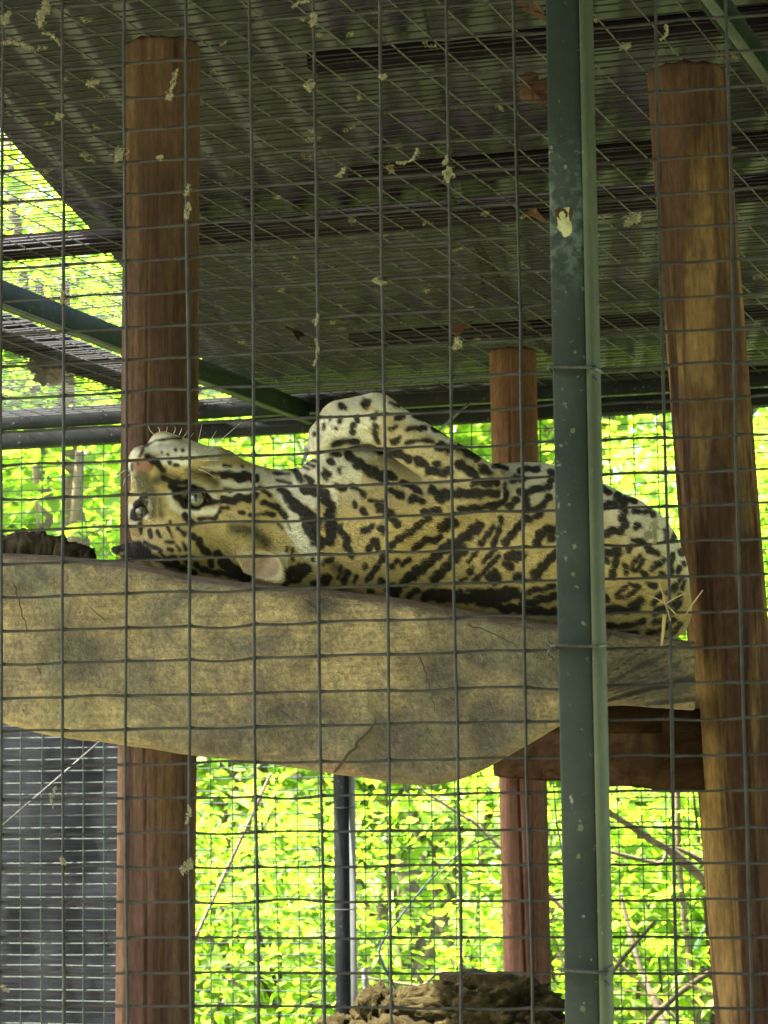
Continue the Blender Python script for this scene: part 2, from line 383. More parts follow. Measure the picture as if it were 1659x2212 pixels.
# ------------------------------------------------------------------ ground and meadow
def build_ground():
    xs = np.concatenate([np.linspace(-120, -12, 10), np.linspace(-10, 10, 21), np.linspace(12, 120, 10)])
    ys = np.concatenate([np.linspace(-60, -3, 8), np.linspace(-2, 30, 33), np.linspace(35, 400, 14)])
    V = []; 
    for y in ys:
        for x in xs:
            V.append((x, y, 0.05 * fbm(x * 0.3, y * 0.3, 0) if y > 7 else 0.0))
    nx = len(xs); Fc = [(j * nx + i, j * nx + i + 1, (j + 1) * nx + i + 1, (j + 1) * nx + i) for j in range(len(ys) - 1) for i in range(nx - 1)]
    m, n, l, b = nt('meadow_ground'); v = coords(n, l)
    f = noise(n, l, v, 0.6, 6, 0.6); f2 = noise(n, l, v, 14, 5, 0.7)
    c = ramp(n, l, f, [(0.3, (0.085, 0.125, 0.028)), (0.6, (0.13, 0.18, 0.04)), (0.8, (0.18, 0.20, 0.06))])
    c = mix(n, l, 0.6, c, mix(n, l, f2, (0.5, 0.5, 0.5), (1.5, 1.5, 1.5)), 'MULTIPLY')
    l.new(c, b.inputs['Base Color']); b.inputs['Roughness'].default_value = 0.9
    bump(n, l, b, f2, 0.6, 0.05)
    o = bpy.data.objects.new('ground', make_mesh('ground', V, Fc, m)); COL.objects.link(o); o['kind'] = 'structure'
    # bare earth under the cage
    o2 = bpy.data.objects.new('cage_floor', make_mesh('cage_floor', [EYE * [1, 1, 0] + E1 * s + E2 * w + UZ * 0.008 for s, w in ((-4.5, 1.6), (2.5, 1.6), (2.5, 6.2), (-4.5, 6.2))], [(0, 1, 2, 3)],
        mat_rough('bare_earth', [(0.06, 0.045, 0.028), (0.12, 0.09, 0.055), (0.18, 0.14, 0.09)], 3, bd=0.02))); COL.objects.link(o2); o2['kind'] = 'structure'
build_ground()
def build_path():  # unseen gravel sheet added to bounce neutral light into the cage
    V = [(-14, -12, 0.012), (14, -12, 0.012), (14, 1.2, 0.012), (-14, 2.6, 0.012)]
    o = bpy.data.objects.new('visitor_path', make_mesh('visitor_path', V, [(0, 1, 2, 3)], mat_rough('pale_gravel', [(0.10, 0.105, 0.062), (0.15, 0.155, 0.092), (0.20, 0.20, 0.13)], 6, bd=0.01)))
    COL.objects.link(o); o['kind'] = 'structure'
build_path()

def leaves_mesh(C, N, size, ratio=0.5, fold=0.35, up=0.6):
    """one leaf per centre; random orientation biased so that blades face the sky"""
    n = len(C)
    nor = rng.normal(size=(n, 3)); nor /= np.linalg.norm(nor, axis=1)[:, None]; nor[:, 2] = np.abs(nor[:, 2]) + up
    nor /= np.linalg.norm(nor, axis=1)[:, None]
    d = rng.normal(size=(n, 3)); d[:, 2] -= 0.5
    d -= (d * nor).sum(1)[:, None] * nor; d /= np.linalg.norm(d, axis=1)[:, None]
    s = np.cross(d, nor); L = (size * rng.uniform(0.35, 1.35, n))[:, None]; W = L * ratio * rng.uniform(0.75, 1.2, n)[:, None]
    def p(a, b, h): return C + d * L * a + s * W * b + nor * L * h
    V = np.stack([p(0, 0, 0), p(0.28, 0.46, fold * 0.22), p(0.68, 0.40, fold * 0.2 - 0.04), p(1, 0, -0.12), p(0.68, -0.40, fold * 0.2 - 0.04), p(0.28, -0.46, fold * 0.22)], 1).reshape(-1, 3)
    b = np.arange(n)[:, None] * 6
    Q = np.concatenate([b + np.array([[0, 1, 2, 3]]), b + np.array([[0, 3, 4, 5]])])
    return V, Q
def plant(name, label, cat, base, centres, radii, nleaf, size, mat, group=None, stem_mat=None, ratio=0.5, per=45, spread=0.16, trunk_r=0.02, nst=7):
    """bush or tree: stems climb from the base to leaf clusters scattered through several lobes"""
    root = thing(name, label, cat, base, group)
    centres = np.asarray(centres, float); radii = np.asarray(radii, float)
    ncl = max(1, nleaf // per); vol = radii.prod(1); pick = rng.choice(len(centres), ncl, p=vol / vol.sum())
    d = rng.normal(size=(ncl, 3)); d /= np.linalg.norm(d, axis=1)[:, None]
    cl = centres[pick] + d * radii[pick] * (rng.uniform(0.15, 1, ncl) ** 0.45)[:, None]
    C = np.repeat(cl, per, 0) + rng.normal(size=(ncl * per, 3)) * spread * np.array([1.2, 1.2, 0.75])
    C = C[C[:, 2] > 0.05]
    V, Q = leaves_mesh(C, len(C), size, ratio)
    part('crown' if cat == 'tree' else 'foliage', fast_mesh(name + '_leaves', V, Q, mat), root)
    sel = cl[rng.choice(ncl, min(nst, ncl), replace=False)]
    for k, e in enumerate(sel):
        mid = base * 0.5 + e * 0.5 + rng.normal(size=3) * 0.12; mid[2] = base[2] + (e[2] - base[2]) * 0.55
        pth = smooth_path([base + rng.normal(size=3) * [0.04, 0.04, 0], mid, e], 6)
        t, f = tube(pth, np.linspace(trunk_r, trunk_r * 0.25, len(pth)), 5)
        part('trunk' if (cat == 'tree' and k == 0) else ('limb' if cat == 'tree' else 'stem'), make_mesh(name + '_stem', t, f, stem_mat or M_STEM_D), root)
    return root

# shrubs right behind the back mesh (columns of the picture -> lateral place at the shrub's own distance)
def gpos(u, y): p = at(u, 1746, y); return np.array([p[0], p[1], 0.0])
SH = [(-180, 7.3, 1.5, 0), (140, 7.7, 1.75, 1), (480, 7.4, 1.62, 0), (690, 8.1, 1.75, 1), (1010, 8.4, 2.05, 2), (1290, 7.8, 1.72, 0), (1480, 7.5, 1.7, 1), (1800, 7.7, 1.9, 2)]
SHL = ['leafy shrub behind the black cloth wall', 'broad leafy shrub beside the black cloth wall', 'leafy shrub behind the split red-brown post under the log', 'leafy shrub behind the thin black back post',
       'tall airy shrub behind the short cracked post', 'leafy shrub with bare sticks between the short post and the flaking post', 'leafy shrub behind the flaking leaning post', 'tall shrub past the flaking leaning post']
for i, ((u, y, h, k), lab) in enumerate(zip(SH, SHL)):
    b = gpos(u, y)
    c = [b + np.array([rng.uniform(-.12, .12), rng.uniform(-.15, .15), h * t]) for t in (0.42, 0.68, 0.9)]
    r = [(0.34, 0.35, 0.34), (0.42, 0.42, 0.34), (0.36, 0.36, 0.26)]
    n = 3200 if i != 4 else 700
    plant('leafy_shrub', lab, 'shrub', b, c, r, n, [0.048, 0.058, 0.044][k], M_LEAF, 'shrubs behind the back mesh', ratio=[0.55, 0.48, 0.36][k], per=40, spread=0.11, trunk_r=0.014)
# trees standing further back
TR = [(-300, 10.5, 3.3), (330, 11.5, 3.9), (760, 14.5, 3.4), (1130, 13.0, 3.2), (1500, 11.0, 3.2), (2000, 12.5, 3.8), (60, 16.0, 6.5), (520, 21, 8), (1250, 22, 8.5), (1650, 17.5, 6.0), (60, 9.2, 4.3), (900, 27, 9.5), (200, 26, 10)]
TRL = ['spreading tree behind the open left corner of the roof', 'tall tree seen through the gap in the roof', 'tree standing at the near edge of the meadow', 'slim tree behind the short cracked post', 'tree behind the flaking leaning post',
       'large tree past the flaking leaning post', 'high tree whose crown fills the roof gap', 'far tall tree at the end of the meadow', 'far broad tree at the end of the meadow', 'far tree on the meadow beyond the bare sticks', 'leafy tree close behind the open corner of the roof', 'farthest tree behind the meadow', 'farthest high tree behind the roof gap']
for (u, y, h), lab in zip(TR, TRL):
    b = gpos(u, y); s = h / 3.6
    c = [b + np.array([rng.uniform(-.4, .4) * s, rng.uniform(-.4, .4) * s, h * t]) for t in (0.5, 0.65, 0.8, 0.92)]
    r = [(0.75 * s, 0.7 * s, 0.5 * s), (0.95 * s, 0.8 * s, 0.55 * s), (0.8 * s, 0.7 * s, 0.5 * s), (0.5 * s, 0.5 * s, 0.35 * s)]
    plant('broadleaf_tree', lab, 'tree', b, c, r, 6600, 0.08 + 0.006 * (y - 10), M_LEAF2, 'trees behind the cage', M_STEM, 0.55, 60, 0.17 * s, 0.05 * s, 9)
# unseen trees added to block blue sky and tint the light green
for (x, y, h, lab) in ((-2.6, -1.6, 6.2, 'broad unseen tree added to block sky beside the path'), (2.7, -2.2, 6.6, 'tall unseen tree added to block sky across the path'), (-0.6, -5.5, 7.5, 'large unseen tree added to block sky behind the path'), (4.5, 2.5, 6.0, 'unseen tree added to block sky at the corner of the cage')):
    b = np.array([x, y, 0.0]); tw = np.array([-0.35 * x, 0.25 * (1 - y), 0])
    c = [b + tw * t + np.array([0, 0, h * t]) for t in (0.5, 0.68, 0.85)] + [b + np.array([0, 0, h * 0.5]) * [1, 1, 0.8]]
    r = [(1.9, 1.7, 0.9), (2.2, 1.9, 0.9), (1.6, 1.5, 0.8), (1.6, 1.5, 0.9)]
    plant('sky_block_tree', lab, 'tree', b, c, r, 5200, 0.17, M_LEAF3, 'unseen trees added to block the sky', M_STEM_D, 0.55, 40, 0.32, 0.10, 9)
# meadow grass: nobody could count it
def build_grass():
    n = 26000
    y = 9.0 + 32 * rng.uniform(0, 1, n) ** 1.6; x = y * rng.uniform(-0.2, 0.22, n)
    h = rng.uniform(0.12, 0.42, n); a = rng.uniform(0, 6.28, n); w = 0.006 + 0.0004 * y
    dx = np.cos(a) * h * 0.45; dy = np.sin(a) * h * 0.45; px_, py_ = -np.sin(a) * w, np.cos(a) * w
    z = np.zeros(n)
    V = np.stack([np.stack([x - px_, y - py_, z], 1), np.stack([x + px_, y + py_, z], 1),
                  np.stack([x + dx * 0.4 + px_ * .8, y + dy * 0.4 + py_ * .8, h * 0.65], 1), np.stack([x + dx * 0.4 - px_ * .8, y + dy * 0.4 - py_ * .8, h * 0.65], 1),
                  np.stack([x + dx, y + dy, h], 1)], 1).reshape(-1, 3)
    b = np.arange(n)[:, None] * 5
    T = np.concatenate([b + [[0, 1, 2]], b + [[0, 2, 3]], b + [[3, 2, 4]]])
    o = bpy.data.objects.new('grass', fast_mesh('grass', V, T, M_GRASS)); COL.objects.link(o); o['kind'] = 'stuff'
    o['label'] = 'tall sunlit meadow grass behind the shrubs'
build_grass()

# bare sticks among the shrubs at the right
def stick(pix, y0, y1, r, label, mat=M_STEM, cat='branch', name='bare_branch', ext=True):
    ys = np.linspace(y0, y1, len(pix)); P = [at(u, v, y) for (u, v), y in zip(pix, ys)]
    if ext:                                   # run the lower end on to the ground
        rev = P[0][2] < P[-1][2]
        if rev: P = P[::-1]
        dd = P[-1] - P[-2]; dd /= np.linalg.norm(dd); dd[2] = min(dd[2], -0.75); P = P + [P[-1] + dd * (P[-1][2] / -dd[2]) * 0.5, P[-1] + dd * (P[-1][2] / -dd[2])]
        if rev: P = P[::-1]
    pth = smooth_path(P, 8); rr = np.linspace(r, r * 0.55, len(pth)) if P[0][2] < P[-1][2] else np.linspace(r * 0.55, r, len(pth))
    v, f = tube(pth, rr * (1 + 0.12 * rng.normal(size=len(pth))), 7)
    return top(name, make_mesh(name, v, f, mat), label, cat, 'bare sticks among the shrubs' if name == 'bare_branch' else None)
stick([(1280, 1735), (1400, 1810), (1545, 1925)], 6.55, 6.7, 0.013, 'thick pale stick slanting down towards the flaking post')
stick([(1415, 1990), (1330, 2090), (1290, 2160)], 6.6, 6.5, 0.008, 'dark stick slanting across the thick pale stick', M_STEM_D)
stick([(1340, 1930), (1380, 2080), (1425, 2190)], 6.9, 6.8, 0.010, 'brown stick leaning the other way below the thick pale stick')
stick([(1550, 2090), (1450, 2160), (1330, 2290)], 6.7, 6.7, 0.012, 'stout brown stick low beside the flaking post', M_STEM_D)
stick([(1462, 1660), (1470, 1900), (1500, 2150)], 7.2, 7.2, 0.013, 'upright pale stem beside the flaking post')
stick([(1300, 1835), (1420, 1865), (1545, 1880)], 6.9, 7.0, 0.008, 'thin pale stick lying nearly level behind the mesh')
stick([(585, 1670), (540, 1770), (480, 1900)], 6.9, 6.8, 0.006, 'thin grey stick slanting beside the split red-brown post')
stick([(900, 1700), (1010, 1770), (1080, 1830)], 7.0, 7.0, 0.006, 'thin pale stick slanting behind the short cracked post')
stick([(680, 2075), (760, 2105), (900, 2130), (1040, 2140)], 7.1, 7.1, 0.006, 'thin pale stick lying low behind the rocks')
stick([(1552, 1955), (1520, 2010), (1470, 2120)], 7.4, 7.4, 0.008, 'pale blue pipe slanting behind the flaking post', M_PIPE, 'pipe', 'water_pipe')
stick([(1300, 2130), (1420, 2150), (1580, 2172)], 6.45, 6.4, 0.003, 'thin orange string stretched low behind the sticks', M_DRY, 'string', 'garden_string')
stick([(1195, 1680), (1203, 1780), (1216, 1850)], 6.25, 6.25, 0.003, 'dark vine hanging beside the front green post', M_CABLE, 'vine', 'hanging_vine')
stick([(1082, 1803), (1010, 1832), (930, 1900), (850, 2000), (822, 2045), (826, 2080), (868, 2162)], 6.2, 6.2, 0.0035, 'dark green cable looping behind the rocks', M_CABLE, 'cable', 'loose_cable')
stick([(786, 2090), (790, 2130), (794, 2210)], 6.9, 6.9, 0.012, 'short grey stake behind the rocks', M_RAIL2, 'stake', 'wooden_stake')

# ------------------------------------------------------------------ black cloth wall behind the back mesh, left
def build_cloth():
    root_p = at_plane(120, 2100, E2, WB + 0.22); root_p[2] = 0
    root = thing('cloth_wall', 'black shade cloth wall behind the back mesh under the log', 'cloth wall', root_p)
    s0 = (at_plane(-250, 1700, E2, WB + 0.22)) @ E1; s1 = at_plane(318, 1700, E2, WB + 0.22) @ E1
    zt = at_plane(150, 1420, E2, WB + 0.22)[2]
    V = []; nx, nz = 46, 30
    for j in range(nz):
        for i in range(nx):
            s = s0 + (s1 - s0) * i / (nx - 1); z = 0.02 + (zt - 0.02) * j / (nz - 1)
            V.append(E1 * s + E2 * (WB + 0.22 + 0.012 * fbm(s * 6, z * 3, 1) + 0.005 * math.sin(z * 60)) + UZ * z)
    Fc = [(j * nx + i, j * nx + i + 1, (j + 1) * nx + i + 1, (j + 1) * nx + i) for j in range(nz - 1) for i in range(nx - 1)]
    o = part('cloth', make_mesh('cloth', V, Fc, M_CLOTH), root)
    md = o.modifiers.new('thick', 'SOLIDIFY'); md.thickness = 0.004
    for s in (s0 + 0.02, s1 - 0.01):
        v, f = box_axes(E1 * s + E2 * (WB + 0.26) + UZ * zt / 2, E1, 0.02, E2, 0.02, UZ, zt / 2)
        part('frame_post', make_mesh('frame_post', v, f, M_RAIL), root)
build_cloth()

# ------------------------------------------------------------------ back wall: mesh, rails, post
def wire_obj(parent, p, q, r, mat, wob=0.0, seg=4, sides=5, name='wire'):
    P = np.array([p + (q - p) * t for t in np.linspace(0, 1, seg + 1)])
    if wob: P[1:-1] += rng.normal(size=(seg - 1, 3)) * wob
    if seg > 5: P = smooth_path(P, 2)
    v, f = tube(P, r, sides)
    return part(name, make_mesh(name, v, f, mat), parent)
def build_back():
    p = at_plane(830, 2212, E2, WB); p[2] = 0
    root = thing('back_mesh_panel', 'green welded wire mesh closing the back of the cage', 'wire mesh', p)
    sL = at_plane(-130, 1500, E2, WB) @ E1; sR = at_plane(1800, 1500, E2, WB) @ E1
    zt = at_plane(830, 900, E2, WB)[2]; zb = at_plane(830, 2300, E2, WB)[2]
    s = sL
    while s < sR:
        wire_obj(root, E1 * s + E2 * WB + UZ * zb, E1 * s + E2 * WB + UZ * zt, 0.0014, M_WIRE_B, 0.0012, 6); s += 0.0508
    z = zb
    while z < zt:
        wire_obj(root, E1 * sL + E2 * (WB + 0.0015) + UZ * z, E1 * sR + E2 * (WB + 0.0015) + UZ * z, 0.00125, M_WIRE_B, 0.0012, 8); z += 0.0254
    # rails along the top
    for k, (v0, v1, lab, nm) in enumerate(((842, 882, 'dark steel rail along the back edge of the ceiling', 'ceiling_edge_rail'), (886, 922, 'black steel rail along the top of the back mesh', 'wall_top_rail'))):
        za = at_plane(830, v0, E2, WB)[2]; zb_ = at_plane(830, v1, E2, WB)[2]
        c = E1 * ((sL + sR) / 2) + E2 * (WB - 0.012 + 0.03 * k) + UZ * (za + zb_) / 2
        v, f = box_axes(c, E2, 0.02, UZ, (za - zb_) / 2, E1, (sR - sL) / 2 + 0.4, 0.003)
        top(nm, make_mesh(nm, v, f, M_RAIL), lab, 'rail')
    # thin post
    q = at_plane(739, 1900, E2, WB - 0.03); s = q @ E1; zt2 = at_plane(739, 920, E2, WB)[2]
    r2 = thing('back_steel_post', 'thin black steel post with a pale edge behind the log', 'post', (q[0], q[1], 0))
    v, f = box_axes(E1 * s + E2 * (WB - 0.03) + UZ * zt2 / 2, E1, 0.013, E2, 0.015, UZ, zt2 / 2, 0.001); part('post_body', make_mesh('post_body', v, f, M_RAIL), r2)
    v, f = box_axes(E1 * (s + 0.0205) + E2 * (WB - 0.018) + UZ * zt2 / 2, E1, 0.007, E2, 0.002, UZ, zt2 / 2, 0.0005); part('flange', make_mesh('flange', v, f, M_RAIL2), r2)
    for vv in (1745, 1965):
        c = at_plane(739, vv, E2, WB - 0.04)
        ring = [c + E1 * (0.024 * math.cos(a)) + E2 * (0.01 + 0.021 * math.sin(a)) for a in np.linspace(0, 6.283, 16)]
        v, f = tube(ring, 0.0012, 5, False); part('tie_wire', make_mesh('tie_wire', v, f, M_TIE), r2)
build_back()

# ------------------------------------------------------------------ ceiling mesh, beams, purlins, roof
def build_ceiling():
    S0, S1 = -3.1, 0.35
    root = thing('ceiling_mesh_panel', 'dark welded wire mesh forming the cage ceiling', 'wire mesh', E1 * -1.2 + E2 * 3.8 + UZ * ZC)
    w = WF + 0.03
    while w < WB:
        wire_obj(root, E1 * S0 + E2 * w + UZ * (ZC + 0.0016), E1 * S1 + E2 * w + UZ * (ZC + 0.0016), 0.00115, M_WIRE_C, 0.0016, 10); w += 0.0254
    s = S0
    while s < S1:
        wire_obj(root, E1 * s + E2 * WF + UZ * ZC, E1 * s + E2 * WB + UZ * ZC, 0.00115, M_WIRE_CL, 0.0014, 10); s += 0.0508
    # steel angles under the mesh, running to the back
    def angle(ua, va, name, label, hgt, flange):
        z = ZC - 0.003; p = at_z(ua, va, z); s = p @ E1
        r = thing(name, label, 'beam', E1 * s + E2 * 3 + UZ * z)
        c = E1 * s + E2 * ((WF + WB) / 2) + UZ * (z - hgt / 2)
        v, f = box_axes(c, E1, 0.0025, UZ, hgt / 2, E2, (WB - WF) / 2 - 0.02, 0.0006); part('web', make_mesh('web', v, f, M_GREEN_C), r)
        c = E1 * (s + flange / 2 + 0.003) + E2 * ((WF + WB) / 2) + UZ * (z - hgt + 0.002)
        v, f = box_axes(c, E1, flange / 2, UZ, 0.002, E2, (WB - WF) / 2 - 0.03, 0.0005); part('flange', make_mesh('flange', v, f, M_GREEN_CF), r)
        return r
    angle(130, 655, 'ceiling_angle_beam', 'dark green steel angle under the ceiling behind the split red-brown post', 0.05, 0.014)
    angle(1618, 60, 'ceiling_angle_beam', 'green steel angle under the ceiling above the flaking leaning post', 0.05, 0.012)
    # timber purlins on top of the mesh, running across
    for (u, v, wd, sl, lab) in ((130, 543, 0.10, -3.1, 'dark timber purlin lying across the ceiling by the roof gap'), (830, 396, 0.07, -1.25, 'dark timber purlin lying across the middle of the ceiling'), (1350, 90, 0.045, -1.1, 'dark timber purlin lying across the near part of the ceiling'), (830, 742, 0.05, -1.7, 'dark timber purlin lying across the far part of the ceiling')):
        p = at_z(u, v, ZC + 0.004); c = E2 * (p @ E2) + E1 * ((sl + 0.34) / 2) + UZ * (ZC + 0.0155)
        a, f = box_axes(c, E2, wd / 2, UZ, 0.011, E1, (0.34 - sl) / 2, 0.004)
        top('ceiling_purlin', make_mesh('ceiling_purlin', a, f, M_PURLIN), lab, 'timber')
    # dark board along the roof gap
    p = at_z(130, 768, ZC + 0.03); s = p @ E1
    v, f = box_axes(E1 * (s) + E2 * 4.72 + UZ * (ZC + 0.037), E1, 0.075, UZ, 0.008, E2, 0.95, 0.003)
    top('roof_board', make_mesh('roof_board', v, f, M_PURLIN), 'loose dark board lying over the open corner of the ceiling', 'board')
    # corrugated sheets above the purlins; their edge leaves the left corner open
    zr = ZC + 0.04
    A = at_z(-10, 285, zr); B = at_z(520, 880, zr); e = (B - A); e[2] = 0; Lr = np.linalg.norm(e); e /= Lr; nrm = np.array([e[1], -e[0], 0])   # nrm points right
    nsheet = 5; wsh = 0.62
    root2 = thing('corrugated_roof', 'dark corrugated roofing over the cage', 'roof', A + nrm * 0.8 + e * 1.0 + UZ * 0.0)
    t0, t1 = -2.3, Lr + 0.35  # unseen front overhang lengthened to keep sun off the post and mesh
    for k in range(-1, nsheet):  # leftmost sheet is unseen, added to shield the cat's head from sun
        nx, ny = 90, 24; V = []
        for j in range(ny):
            for i in range(nx):
                a = k * (wsh - 0.03) + wsh * i / (nx - 1); t = t0 + ((t1 if k >= 0 else -0.02) - t0) * j / (ny - 1)
                z = zr + 0.012 * k * 0.35 + 0.010 * math.sin(2 * math.pi * a / 0.076) + 0.012 + 0.004 * fbm(a * 3, t * 2, k)
                V.append(A * [1, 1, 0] + nrm * a + e * t + UZ * z)
        Fc = [(j * nx + i, j * nx + i + 1, (j + 1) * nx + i + 1, (j + 1) * nx + i) for j in range(ny - 1) for i in range(nx - 1)]
        o = part('roof_sheet', make_mesh('roof_sheet', V, Fc, M_ROOF), root2)
        md = o.modifiers.new('thick', 'SOLIDIFY'); md.thickness = 0.0015; md.offset = 1
    # dark tube standing in for the gap where two roof sheets overlap
    pth = smooth_path([at_z(u, v, ZC + 0.012) for u, v in ((955, 405), (985, 450), (1040, 545), (1080, 610), (1130, 690), (1185, 760))], 6)
    v, f = tube(pth, 0.007, 8); top('sheet_gap_tube', make_mesh('sheet_gap_tube', v, f, M_RAIL), 'dark tube standing for the gap between roof sheets above the short cracked post', 'roof gap')
build_ceiling()

# ------------------------------------------------------------------ timber posts and beams
def timber_post(name, label, ptop, pbot, y, wpx, mat, seed, groove=None, taper=0.0, ytop=None):
    a = at(*pbot, y); b = at(*ptop, ytop or y); R = wpx * 0.5 * px(y)
    d = (a - b) / (b[2] - a[2]); a = b + d * (b[2] - (-0.02))
    n, m = 150, 90; V = []
    hs = list(np.linspace(0, 1, m)); L = b[2] + 0.02
    prof = [(h, 1.0) for h in hs[:-1]] + [(1 - 0.006 / L, 1.0), (1 - 0.002 / L, 0.97), (1.0, 0.88), (1.0, 0.5)]
    for h, k in prof:
        c = a + (b - a) * h
        for i in range(n):
            t = 2 * math.pi * i / n
            r = R * k * (1 + taper * (1 - h)) * (1 + 0.025 * fbm(math.cos(t) * 1.4 + seed, math.sin(t) * 1.4, h * 2.2) + 0.014 * fbm(math.cos(t) * 6 + seed, math.sin(t) * 6, h * 1.2) + 0.006 * fbm(math.cos(t) * 14, math.sin(t) * 14 + seed, h * 6))
            for (g0, gw, gd, h0, h1) in groove or ():
                if h0 < h < h1:
                    dt = (t - g0 - 0.10 * math.sin(h * 9 + g0 * 5) - 0.02 * fbm(h * 14, g0, 1) + math.pi) % (2 * math.pi) - math.pi
                    r *= 1 - gd * min(1, 8 * (h - h0), 8 * (h1 - h)) * math.exp(-(dt / gw) ** 2)
            V.append(c + np.array([math.cos(t) * r, math.sin(t) * r, 0.004 * fbm(math.cos(t) * 3, math.sin(t) * 3, seed) if h >= 1 else 0]))
    q = len(prof)
    Fc = [(j * n + i, j * n + (i + 1) % n, (j + 1) * n + (i + 1) % n, (j + 1) * n + i) for j in range(q - 1) for i in range(n)]
    Fc.append(tuple((q - 1) * n + i for i in range(n)))
    return top(name, make_mesh(name, V, Fc, mat), label, 'post')
timber_post('timber_post', 'split red-brown round timber post behind the head of the cat', (351, 97), (334, 2212), 3.18, 168, M_POST, 3, groove=[(-1.2, 0.03, 0.09, 0.05, 0.62), (-1.75, 0.025, 0.07, 0.4, 0.98), (-2.3, 0.02, 0.06, 0.2, 0.9), (-0.8, 0.025, 0.07, 0.55, 1.01), (-1.5, 0.02, 0.05, 0.1, 0.45)])
timber_post('timber_post', 'flaking leaning round timber post beside the rump of the cat', (1481, 152), (1636, 2212), 2.92, 174, M_POST_R, 8, taper=0.06, groove=[(-1.35, 0.03, 0.09, 0.2, 0.8), (-1.8, 0.025, 0.08, 0.1, 0.6), (-2.2, 0.03, 0.07, 0.5, 0.95), (-1.0, 0.02, 0.06, 0.3, 1.01)])
timber_post('timber_post', 'short cracked reddish timber post rising behind the belly of the cat', (1107, 757), (1141, 2212), 5.2, 101, M_POST_M, 15, groove=[(-1.75, 0.05, 0.16, 0.3, 1.01), (-1.2, 0.03, 0.06, 0.2, 0.8)])
def beam(a, b, hw, hh, name, label, mat):
    a = np.asarray(a); b = np.asarray(b); d = (b - a); L = np.linalg.norm(d); d /= L
    sx = np.cross(d, UZ); sx /= np.linalg.norm(sx); sz = np.cross(sx, d)
    nseg = 30; V = []; bv = 0.005
    prof = [(-hw + bv, -hh), (0, -hh), (hw - bv, -hh), (hw, -hh + bv), (hw, 0), (hw, hh - bv), (hw - bv, hh), (0, hh), (-hw + bv, hh), (-hw, hh - bv), (-hw, 0), (-hw, -hh + bv)]
    for j in range(nseg + 1):
        c = a + d * L * j / nseg
        for (x, y) in prof:
            k = 1 + 0.05 * fbm(x * 30, y * 30, j * 0.3)
            V.append(c + sx * x * k + sz * y * k)
    n = len(prof); Fc = [(j * n + i, j * n + (i + 1) % n, (j + 1) * n + (i + 1) % n, (j + 1) * n + i) for j in range(nseg) for i in range(n)]
    Fc += [tuple(range(n - 1, -1, -1)), tuple(nseg * n + i for i in range(n))]
    return top(name, make_mesh(name, V, Fc, mat), label, 'beam')
pa = at(1512, 1620, 2.90); pb = at(1100, 1628, 5.16)
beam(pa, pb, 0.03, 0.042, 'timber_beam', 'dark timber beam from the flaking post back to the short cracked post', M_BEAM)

# ------------------------------------------------------------------ the log
def YC(u): return 2.80 - (np.asarray(u, float) - 870.0) * 0.000467 * 0.20     # depth line the cat lies along
TOPV = [(-200, 1178), (0, 1186), (130, 1194), (270, 1206), (400, 1234), (550, 1254), (690, 1266), (850, 1282), (1000, 1310), (1200, 1342), (1300, 1356), (1420, 1370), (1505, 1384)]
BOTV = [(-200, 1500), (0, 1562), (100, 1590), (260, 1606), (430, 1632), (560, 1646), (720, 1672), (850, 1690), (930, 1697), (1000, 1686), (1060, 1655), (1130, 1614), (1200, 1572), (1280, 1530), (1340, 1520), (1420, 1528), (1505, 1534)]
def interp(tab, u): return float(np.interp(u, [a for a, _ in tab], [b for _, b in tab]))
PROF = [(1.0, .98), (.8, 1.0), (.6, 1.0), (.4, 1.0), (.25, 1.0), (.14, .998), (.075, .985), (.035, .962), (.012, .925), (.002, .88), (0, .80), (.0, .68), (.0, .56), (.0, .44), (.001, .33), (.003, .22), (.007, .13), (.016, .065), (.035, .022), (.075, .003), (.16, .008), (.30, .04), (.5, .13), (.7, .25), (.9, .36), (1.0, .46), (1.03, .72)]
def slab_top_z(u, d=0.0):
    yf = YC(u) - 0.13; return at(u, interp(TOPV, u), yf)[2]
